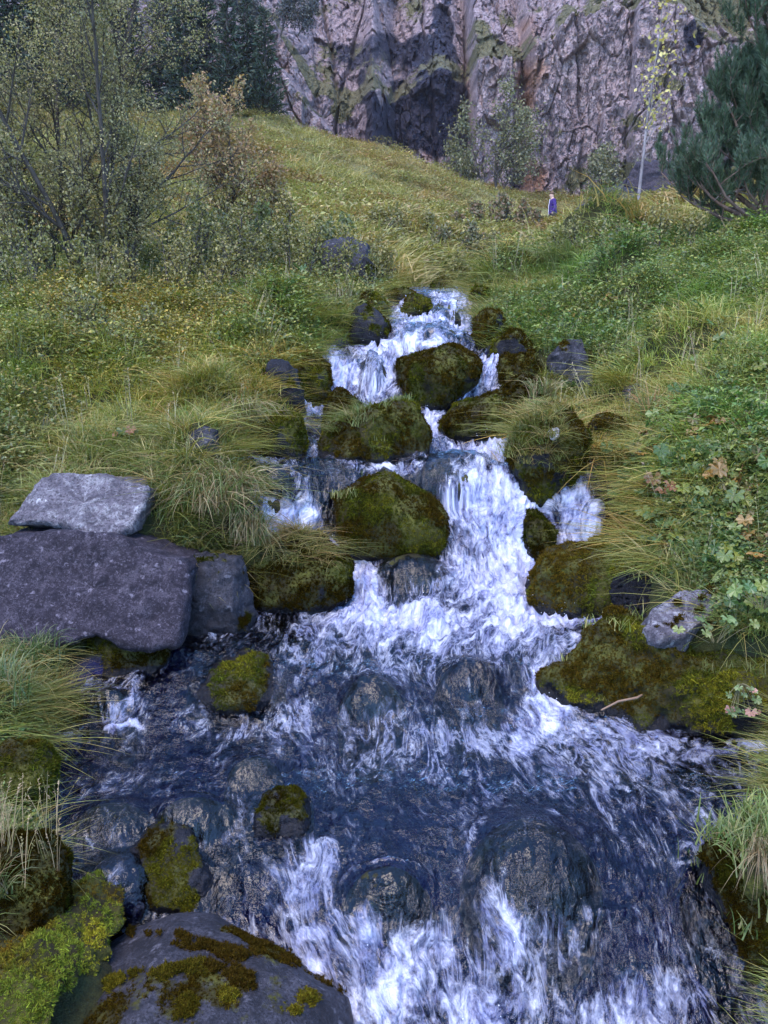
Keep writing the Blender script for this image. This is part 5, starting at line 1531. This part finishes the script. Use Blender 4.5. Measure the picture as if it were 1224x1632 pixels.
deciduous('cliff_bush', 'small dark olive bush on the green slope right of the walker', 'shrub', gpos(985, 270, 46), [(0, 0, (0, 0, 1), 3.0, .06), (-.6, 0, (-.4, 0, 1), 2.4, .05), (.4, 0, (.4, 0, 1), 2.2, .05)], cfgBush, dict(per=9, size=.15, jitter=.12), 'bark_dark', 27, cols=dull, weights=[2, 1, 4, 1])
deciduous('stream_bush', 'low olive and rust bush where the hillside meets the head of the stream', 'shrub', gpos(690, 432, 16.3), [(-.5, 0, (-.3, 0, 1), .9, .02), (0, 0, (0, 0, 1), .8, .02), (.5, 0, (.3, 0, 1), .9, .02), (-.9, .1, (-.5, 0, 1), .7, .02), (.9, 0, (.5, 0, 1), .7, .02)], cfgBush | dict(seg=.15), dict(per=9, size=.06, jitter=.05), 'bark_dark', 28, cols=dull + [G(.17, .10, .05)], weights=[3, 2, 3, 1, 2])
deciduous('bank_bush', 'dark leafy bush under the autumn birch on the left bank', 'shrub', gpos(430, 470, 10.2), [(-.4, 0, (-.3, 0, 1), .9, .02), (0, 0, (0, 0, 1), .8, .02), (.4, 0, (.4, 0, 1), .8, .02)], cfgBush | dict(seg=.15), dict(per=10, size=.05, jitter=.05), 'bark_dark', 29, cols=[G(.12, .14, .048), G(.15, .175, .055), G(.085, .10, .038)], weights=[3, 2, 3])
deciduous('undergrowth_bush', 'dark green thicket at the foot of the big grey green birch', 'shrub', gpos(215, 505, 8.7), [(-.9, 0, (-.3, -.1, 1), .8, .02), (-.4, 0, (-.1, -.1, 1), .9, .02), (0, 0, (0, -.2, 1), .8, .02), (.5, 0, (.3, -.1, 1), .9, .02), (.9, 0, (.4, 0, 1), .8, .02), (-1.3, 0, (-.3, 0, 1), .9, .02)], cfgBush | dict(seg=.15), dict(per=6, size=.036, jitter=.05), 'bark_dark', 30, cols=[G(.15, .14, .04), G(.20, .18, .048), G(.105, .10, .032)], weights=[3, 2, 3])

BUSH = [(50, 548, 7.5, .62, 'low leafy bush at the left edge in front of the sparse young birch'), (285, 512, 8.2, .6, 'round green bush right of the big birch trunk, nearest the water'),
        (345, 470, 9.6, .7, 'olive bush directly below the autumn birch'), (400, 445, 10.8, .75, 'broad bush between the autumn birch and the grey boulder'), (480, 505, 9.0, .6, 'dark bush right above the combed grass tussock'),
        (530, 462, 10.0, .55, 'small bush just left of the dark undercut stone at the stream head'), (150, 585, 6.5, .4, 'low weedy bush in the middle of the left bank turf'), (820, 438, 11.8, .6, 'bush on the right bank beside the far lip of the stream'),
        (940, 445, 10.2, .6, 'green bush on the hummock right of the far lip'), (1080, 420, 10.2, .7, 'leafy bush in front of the pine'), (800, 388, 22, .9, 'rusty bush low on the far hill above the right bank'), (640, 405, 18, .8, 'olive bush low on the far hill above the stream head')]
for i, (px_, py_, dd_, hh_, lab) in enumerate(BUSH):
    k_ = hh_ / .8
    rust = 'rusty' in lab
    cs = [G(.20, .12, .065), G(.15, .11, .055), G(.13, .13, .055)] if rust else ([G(.17, .16, .04), G(.22, .20, .05), G(.12, .12, .035)], [G(.21, .18, .05), G(.26, .22, .06), G(.15, .135, .042)])[i % 2]
    deciduous('low_bush', lab, 'bush', gpos(px_, py_, dd_), [(-.4 * k_, 0, (-.35, 0, 1), .8 * k_, .015), (-.15 * k_, .1, (-.1, .1, 1), .95 * k_, .015), (.1 * k_, -.1, (.1, -.2, 1), .85 * k_, .015), (.4 * k_, 0, (.4, 0, 1), .8 * k_, .015), (.7 * k_, .1, (.6, 0, 1), .6 * k_, .012), (-.7 * k_, .1, (-.6, 0, 1), .6 * k_, .012)],
              cfgBush | dict(seg=.15, kids=(11, 7)), dict(per=8, size=.0036 * dd_ + .004, jitter=.04), 'bark_dark', 300 + i, 'low bushes on the banks', cols=cs, weights=[3, 2, 3])

# ------------------------------------------------------------------ pine at right: bottle-brush shoots
def needles(rng, shoots, per, L, cols, wid=.0022, splay=.9):
    P, U = [], []
    for (a, b) in shoots:
        t = rng.random(per)
        ax = (b - a); ln = np.linalg.norm(ax); ax = ax / max(ln, 1e-6)
        q = a + np.outer(t * 1.0, b - a)
        rd = rng.normal(size=(per, 3)); rd -= np.outer(rd @ ax, ax); rd /= np.linalg.norm(rd, axis=1)[:, None]
        ang = splay * (1 - .45 * t)[:, None]
        u = ax * np.cos(ang) + rd * np.sin(ang)
        P.append(q); U.append(u)
    P, U = np.vstack(P), np.vstack(U)
    n = len(P)
    s = np.cross(U, rng.normal(size=(n, 3))); s /= np.linalg.norm(s, axis=1)[:, None]
    LL = L * rng.uniform(.7, 1.15, n)[:, None]
    V = np.stack([P - s * wid, P + s * wid, P + U * LL], 1).reshape(-1, 3)
    c = np.array(cols)[rng.integers(len(cols), size=n)] * rng.uniform(.7, 1.3, (n, 1))
    return V, np.arange(3 * n).reshape(n, 3), np.repeat(c, 3, 0)

def pine():
    rng = np.random.default_rng(41)
    base = gpos(1222, 398, 10.5)
    root = obj('pine_tree', None, loc=base)
    tag(root, 'dark green mountain pine with upright brush shoots and bare lower limbs at right', 'tree')
    paths, shoots = [], []
    def limb(p, dv, L, r, depth):
        n = 8; pts, rad = [np.array(p, float)], [r]; dv = np.array(dv, float); dv /= np.linalg.norm(dv)
        for k in range(1, n):
            dv = dv + rng.normal(0, .12, 3) + np.array([0, 0, .10 if depth else .05]); dv /= np.linalg.norm(dv)
            pts.append(pts[-1] + dv * L / (n - 1)); rad.append(r * (1 - .75 * k / (n - 1)))
        pts = np.array(pts); paths.append((pts, np.array(rad)))
        if depth < 2:
            for q in range((9, 5)[depth]):
                t = rng.uniform(.3, 1.0); i = min(int(t * (n - 1)), n - 2)
                a = rng.uniform(0, 6.283)
                side = np.array([math.cos(a), math.sin(a), rng.uniform(.15, .8)])
                limb(pts[i], dv * .5 + side, L * rng.uniform(.3, .55), rad[i] * .55, depth + 1)
        for i in range(3 if depth else 5, n):
            for _ in range(2 if depth else 1):
                up = np.array([rng.normal(0, .28), rng.normal(0, .28), 1.0]); up /= np.linalg.norm(up)
                ln = rng.uniform(.14, .32)
                shoots.append((pts[i], pts[i] + up * ln)); paths.append((np.array([pts[i], pts[i] + up * ln]), np.array([.006, .003])))
    limb((0, 0, -.1), (-.02, 0, 1), 2.3, .06, 0)
    limb((.05, 0, .1), (-.40, -.1, .9), 1.5, .045, 0)
    limb((-.3, 0, .2), (-.9, -.1, .45), .8, .03, 1)
    limb((-.2, -.2, .1), (-.9, -.3, .2), 1.05, .03, 1)
    limb((-.3, 0, .5), (-1, .1, .5), .85, .028, 1)
    limb((-.2, .2, .3), (-1, .3, .25), 1.2, .03, 1)
    limb((.1, -.2, .1), (-.3, -.6, .3), .7, .03, 1)
    limb((-.05, .1, .2), (.4, .1, .9), 2.3, .05, 0)
    limb((-.1, 0, .25), (-1.0, -.05, .30), 1.15, .038, 1)
    limb((-.1, .05, .15), (-.8, .3, .12), 1.0, .034, 1)
    limb((0, .1, .5), (.9, -.2, .5), 1.3, .035, 1)
    limb((-.05, 0, .7), (-.8, -.2, .55), 1.1, .03, 1)
    limb((-.05, 0, 1.1), (-.5, .2, .8), 1.0, .03, 1)
    limb((0, 0, .15), (-.5, -.5, .25), .8, .03, 1)
    V, F = tubes(paths); obj('trunk', mesh_np('trunk', V, F, mat=MAT['bark_pine']), root)
    V, F, C = needles(rng, shoots, 120, .075, [G(.048, .082, .046), G(.07, .115, .06), G(.034, .058, .036)], .0036)
    obj('crown', mesh_np('crown', V, F, {'col': C}, mat=MAT['needle'], smooth=False), root)
    # bare pale lower limbs
    pp = []
    for k in range(9):
        a = np.array([rng.uniform(-.25, .05), rng.uniform(-.2, .1), rng.uniform(.15, .9)]); pts = [a]; dv = np.array([-1.0, -.2, rng.uniform(-.15, .3)])
        for _ in range(5):
            dv = dv + rng.normal(0, .35, 3); dv /= np.linalg.norm(dv); pts.append(pts[-1] + dv * rng.uniform(.07, .12))
        pp.append((np.array(pts), np.linspace(.013, .004, 6)))
    V, F = tubes(pp); obj('dead_limbs', mesh_np('dead_limbs', V, F, mat=MAT['bark_pale']), root)
pine()

# ------------------------------------------------------------------ spruces on the skyline at left
def spruce_meshes(seed, H, W):
    rng = np.random.default_rng(seed)
    paths = [(np.array([[0, 0, -.3], [.03, 0, H * .5], [0, 0, H]]), np.array([.16, .09, .012]))]
    V, F, C, b = [], [], [], 0
    cols = [G(.018, .034, .022), G(.028, .050, .030), G(.012, .021, .015), G(.036, .060, .034)]
    z = .15
    while z < H * .985:
        t = z / H
        R = W * (1 - t) ** .8 * (.75 + .35 * rng.random()) + .06
        for q in range(max(5, int(9 * (1 - t) + 4))):
            a = rng.uniform(0, 6.283); L = R * rng.uniform(.6, 1.12)
            tip = np.array([math.cos(a) * L, math.sin(a) * L, z + L * rng.uniform(-.05, .45)])
            base = np.array([0, 0, z])
            paths.append((np.array([base, (base + tip) / 2 + [0, 0, -.04 * L], tip]), np.array([.02, .012, .004])))
            m = max(6, int(L * 26))
            s = rng.random(m) ** .7
            p = base + np.outer(s, tip - base)
            u = np.stack([math.cos(a) + rng.normal(0, .6, m), math.sin(a) + rng.normal(0, .6, m), rng.normal(.25, .5, m)], -1); u /= np.linalg.norm(u, axis=1)[:, None]
            sd = np.cross(u, rng.normal(size=(m, 3))); sd /= np.linalg.norm(sd, axis=1)[:, None]
            ll = rng.uniform(.14, .32, m)[:, None]; w = ll * .16
            V.append(np.stack([p - sd * w * .6, p + sd * w * .6, p + u * ll * .6 + sd * w, p + u * ll], 1).reshape(-1, 3))
            F.append(np.arange(4 * m).reshape(m, 4) + b); b += 4 * m
            c = np.array(cols)[rng.integers(len(cols), size=m)] * rng.uniform(.7, 1.35, (m, 1))
            C.append(np.repeat(c, 4, 0))
        z += rng.uniform(.12, .20) * (1.15 - t * .5)
    tv, tf = tubes(paths)
    return mesh_np('trunk', tv, tf, mat=MAT['bark_dark']), mesh_np('crown', np.vstack(V), np.vstack(F), {'col': np.vstack(C)}, mat=MAT['needle'], smooth=False)

SPR = [spruce_meshes(61, 6.2, 1.25), spruce_meshes(62, 5.0, 1.15), spruce_meshes(63, 7.0, 1.5)]
spr_list = [(425, 205, 45, 1, 1.0, 'short spruce at the right end of the dark row, against the cliff'),
            (398, 202, 45.5, 0, .95, 'narrow spruce second from the right end of the dark row'),
            (368, 200, 45, 1, 1.18, 'bushy spruce third from the right end of the dark row'),
            (335, 198, 46, 0, 1.12, 'spruce in the dark row directly above the autumn birch'),
            (300, 197, 45, 0, 1.2, 'tallest pointed spruce of the row right of the big birch'),
            (268, 196, 46, 2, 1.0, 'spruce partly hidden by the right side of the big birch'),
            (20, 192, 41, 2, 1.25, 'broad dark spruce cut by the left edge of the picture'),
            (62, 192, 42, 0, 1.35, 'tall spruce second from the left edge of the picture'),
            (105, 194, 43, 2, 1.15, 'dark spruce third from the left edge, behind the big birch'),
            (150, 195, 44, 0, 1.3, 'spruce behind the middle of the big birch crown'),
            (200, 196, 45, 2, 1.2, 'spruce behind the right half of the big birch crown'),
            (-30, 192, 41, 0, 1.3, 'spruce just past the left edge beside the broad dark one')]
for i, (px_, py_, dd_, k, s, lab) in enumerate(spr_list):
    r = obj('spruce_tree', None, loc=gpos(px_, py_, dd_)); r.scale = (s * .95, s * .95, s); r.rotation_euler = (0, 0, i * 1.3)
    tag(r, lab, 'tree', 'dark spruces along the skyline at left')
    obj('trunk', SPR[k][0], r); obj('crown', SPR[k][1], r)
# ------------------------------------------------------------------ the walker
def person():
    d = 33
    base = at(880, 352, d)
    top = at(880, 306, d)[2]
    H = 1.72
    z0 = top - H
    def skin(name, verts, edges, radii, mat, parent=None, rootv=0, loc=None):
        me = bpy.data.meshes.new(name); me.from_pydata(verts, edges, [])
        o = obj(name, me, parent, loc)
        o.modifiers.new('skin', 'SKIN')
        for i, r in enumerate(radii):
            me.skin_vertices[0].data[i].radius = (r, r) if np.isscalar(r) else r
            me.skin_vertices[0].data[i].use_root = (i == rootv)
        s = o.modifiers.new('sub', 'SUBSURF'); s.levels = 2; s.render_levels = 2
        me.materials.append(mat)
        return o
    sk = mat_plain('skin', (.45, .28, .21), .6); jk = mat_plain('purple_jacket', (.035, .013, .12), .7); tr = mat_plain('dark_trousers', (.03, .022, .04), .8)
    hr = mat_plain('brown_hair', (.10, .055, .035), .7); st = mat_plain('pale_trim', (.62, .55, .62), .7)
    # walks towards the left of the picture, head bent down
    vb = [(0, 0, .95), (0, 0, 1.15), (-.01, 0, 1.38), (-.03, 0, 1.50), (-.06, 0, 1.58), (-.075, 0, 1.66),
          (.0, .17, 1.40), (.03, .22, 1.14), (-.08, .22, .92), (.0, -.17, 1.40), (.05, -.22, 1.14), (-.06, -.22, .92),
          (0, .09, .9), (-.10, .09, .50), (-.16, .09, .08), (-.26, .09, .04), (0, -.09, .9), (.06, -.09, .50), (.18, -.09, .10), (.09, -.09, .04)]
    eb = [(0, 1), (1, 2), (2, 3), (3, 4), (4, 5), (2, 6), (6, 7), (7, 8), (2, 9), (9, 10), (10, 11), (0, 12), (12, 13), (13, 14), (14, 15), (0, 16), (16, 17), (17, 18), (18, 19)]
    rb = [.13, .12, .13, .055, .09, .08, .06, .045, .035, .06, .045, .035, .085, .06, .04, .035, .085, .06, .04, .035]
    o = skin('person', vb, eb, rb, sk, loc=(base[0], base[1], z0))
    tag(o, 'walker in a purple jacket with head bent, below the cliff in the gully', 'person')
    skin('jacket', [(0, 0, .80), (0, 0, 1.0), (.0, 0, 1.18), (-.01, 0, 1.40), (-.03, 0, 1.49), (.0, .18, 1.40), (.03, .23, 1.14), (-.07, .23, .96), (.0, -.18, 1.40), (.05, -.23, 1.14), (-.05, -.23, .96)],
         [(0, 1), (1, 2), (2, 3), (3, 4), (3, 5), (5, 6), (6, 7), (3, 8), (8, 9), (9, 10)], [.18, .175, .16, .155, .08, .08, .062, .05, .08, .062, .05], jk, o)
    skin('trousers', [(0, 0, .9), (0, .09, .85), (-.10, .09, .50), (-.16, .09, .10), (0, -.09, .85), (.06, -.09, .50), (.18, -.09, .12)], [(0, 1), (1, 2), (2, 3), (0, 4), (4, 5), (5, 6)], [.13, .10, .075, .055, .10, .075, .055], tr, o)
    skin('hair', [(-.03, 0, 1.60), (-.05, 0, 1.69), (-.09, 0, 1.735)], [(0, 1), (1, 2)], [.085, .095, .06], hr, o)
    skin('jacket_trim', [(-.135, -.10, 1.46), (-.17, -.10, 1.2), (-.17, -.08, .86)], [(0, 1), (1, 2)], [.014, .012, .010], st, o)
person()

# ------------------------------------------------------------------ small single things
def twig():
    pts = [at(u, v, dd) for u, v, dd in ((958, 1132, 3.02), (985, 1118, 3.06), (1015, 1112, 3.10), (1028, 1105, 3.13), (1033, 1085, 3.18))]
    V, F = tubes([(np.array(pts), np.array([.004, .005, .0055, .004, .003]))])
    tag(obj('twig', mesh_np('twig', V, F, mat=mat_plain('dry_twig', (.20, .13, .085), .8))), 'thin dry twig lying across the front of the broad moss rock', 'twig')
twig()

def leafy_plant(px, py, d, n, label, cols, R=(.018, .034), h=.12, spread=.07, seed=0, hang=0.0, group=None):
    rng = np.random.default_rng(200 + seed)
    p = at(px, py, d)
    root = obj('leafy_plant', None, loc=p); tag(root, label, 'plant', group)
    parts, paths = [], []
    for q in range(n):
        pos = np.array([rng.normal() * spread, rng.normal() * spread * .7 - .02 * (hang > 0), rng.uniform(.3, 1) * h - hang * rng.random()])
        v, f, c = lobed_leaf(rng, rng.uniform(*R), cols[rng.integers(len(cols))] * rng.uniform(.8, 1.2))
        M = rotm(rng.normal(-1.57, .8), rng.uniform(.3, 1.1))
        parts.append((v @ M.T + pos, f, c))
        paths.append((np.array([[pos[0] * .15, pos[1] * .15, -.01], [pos[0] * .6, pos[1] * .6, pos[2] * .55], pos]), np.array([.0022, .0018, .0014])))
    V, F = tubes(paths); obj('stems', mesh_np('stems', V, F, mat=MAT['stem']), root)
    v, f, c = join(parts); obj('leaves', mesh_np('leaves', v, f, {'col': c}, mat=MAT['leaf'], smooth=False), root)
MAT['stem'] = mat_plain('plant_stem', (.13, .11, .05), .7)
gl = [G(.06, .12, .035), G(.08, .15, .045), G(.14, .19, .045)]
leafy_plant(225, 712, 4.7, 12, 'round leaved plant turning pink, on the turf above the pale slab', gl + [G(.34, .15, .08), G(.2, .22, .06)], R=(.02, .04), seed=1)
leafy_plant(1140, 1020, 3.05, 9, 'yellow green lobed plant sprouting beside the bare blue grey stone', [G(.17, .20, .05), G(.12, .18, .05)], R=(.02, .034), h=.09, seed=2)
leafy_plant(1180, 1085, 2.86, 14, 'trailing plant with pink and green leaves hanging over the broad moss rock', [G(.15, .2, .06), G(.36, .18, .13), G(.1, .15, .05), G(.30, .14, .09)], R=(.012, .024), h=.06, spread=.03, hang=.16, seed=3)
leafy_plant(1215, 965, 3.1, 12, 'bright lobed plant at the right edge beside the bare blue grey stone', gl + [G(.2, .24, .05)], R=(.02, .038), seed=4)
leafy_plant(1075, 800, 4.1, 10, 'cluster of red brown lobed leaves among green ones on the right bank', [G(.28, .12, .06), G(.20, .10, .05), G(.1, .15, .05)], R=(.03, .045), seed=5)
leafy_plant(478, 455, 9.9, 10, 'dark round leaved plant on the left bank below the grey boulder', [G(.03, .08, .04), G(.04, .10, .05)], R=(.05, .08), h=.25, spread=.15, seed=6)

def white_stone():
    p = at(151, 852, 3.62)
    S, F = ico(3)
    V = S * np.array([.021, .012, .011]) * (1 + .15 * fbm(S * 1.7, 3)[:, None])
    tag(obj('white_stone', mesh_np('white_stone', V, F, mat=mat_plain('white_stone', (.6, .56, .6), .8)), loc=p), 'small white stone wedged in the crack under the pale lichen slab', 'stone')
white_stone()
def fallen_leaf():
    p = at(452, 1283, hit(452, 1297) + .02)
    rng = np.random.default_rng(4)
    v, f, c = lobed_leaf(rng, .012, G(.34, .26, .2))
    o = obj('fallen_leaf', mesh_np('fallen_leaf', v @ rotm(0, .5).T, f, {'col': c}, mat=MAT['leaf']), loc=p)
    tag(o, 'pale dead leaf stuck on the small round dark stone in midstream', 'leaf')
fallen_leaf()

def spray():
    """Droplets thrown up over the falls."""
    rng = np.random.default_rng(9)
    S, F = ico(1)
    m = NT('droplet'); m = m.done(m.principled((.85, .88, .92), .25, spec=.6))
    src = source('droplet', mesh_np('droplet', S, F, mat=m))
    w = np.clip(WATER_F - .65, 0, 1) * (WATER_V[:, 1] > 1.7)
    k = rng.choice(len(w), 900, p=w / w.sum())
    P = WATER_V[k] + rng.normal(0, .012, (len(k), 3)) + np.stack([np.zeros(len(k)), -rng.exponential(.012, len(k)), rng.exponential(.028, len(k))], -1)
    o = scatter('spray', 'scatter_droplet', [src], P, np.zeros((len(k), 3)), rng.uniform(.0006, .0018, len(k)), np.ones((len(k), 3)))
    tag(o, 'white water droplets splashing above the falls', 'spray', kind='stuff')
spray()

# ------------------------------------------------------------------ thin valley air between the camera and the cliff
def air():
    V = np.array([(x, y, z) for x in (-80, 80) for y in (-9, 112) for z in (-3, 36)], float)
    F = np.array([(0, 1, 3, 2), (4, 6, 7, 5), (0, 4, 5, 1), (2, 3, 7, 6), (0, 2, 6, 4), (1, 5, 7, 3)])
    m = bpy.data.materials.new('valley_air'); m.use_nodes = True
    t = m.node_tree; t.nodes.clear()
    o_ = t.nodes.new('ShaderNodeOutputMaterial'); v = t.nodes.new('ShaderNodeVolumePrincipled')
    v.inputs['Color'].default_value = (.86, .80, .95, 1); v.inputs['Density'].default_value = HAZE
    t.links.new(v.outputs[0], o_.inputs['Volume'])
    o = obj('haze', mesh_np('haze', V, F, smooth=False, mat=m))
    tag(o, 'thin violet valley haze in front of the cliff', 'haze', kind='stuff')
HAZE = .0002
air()
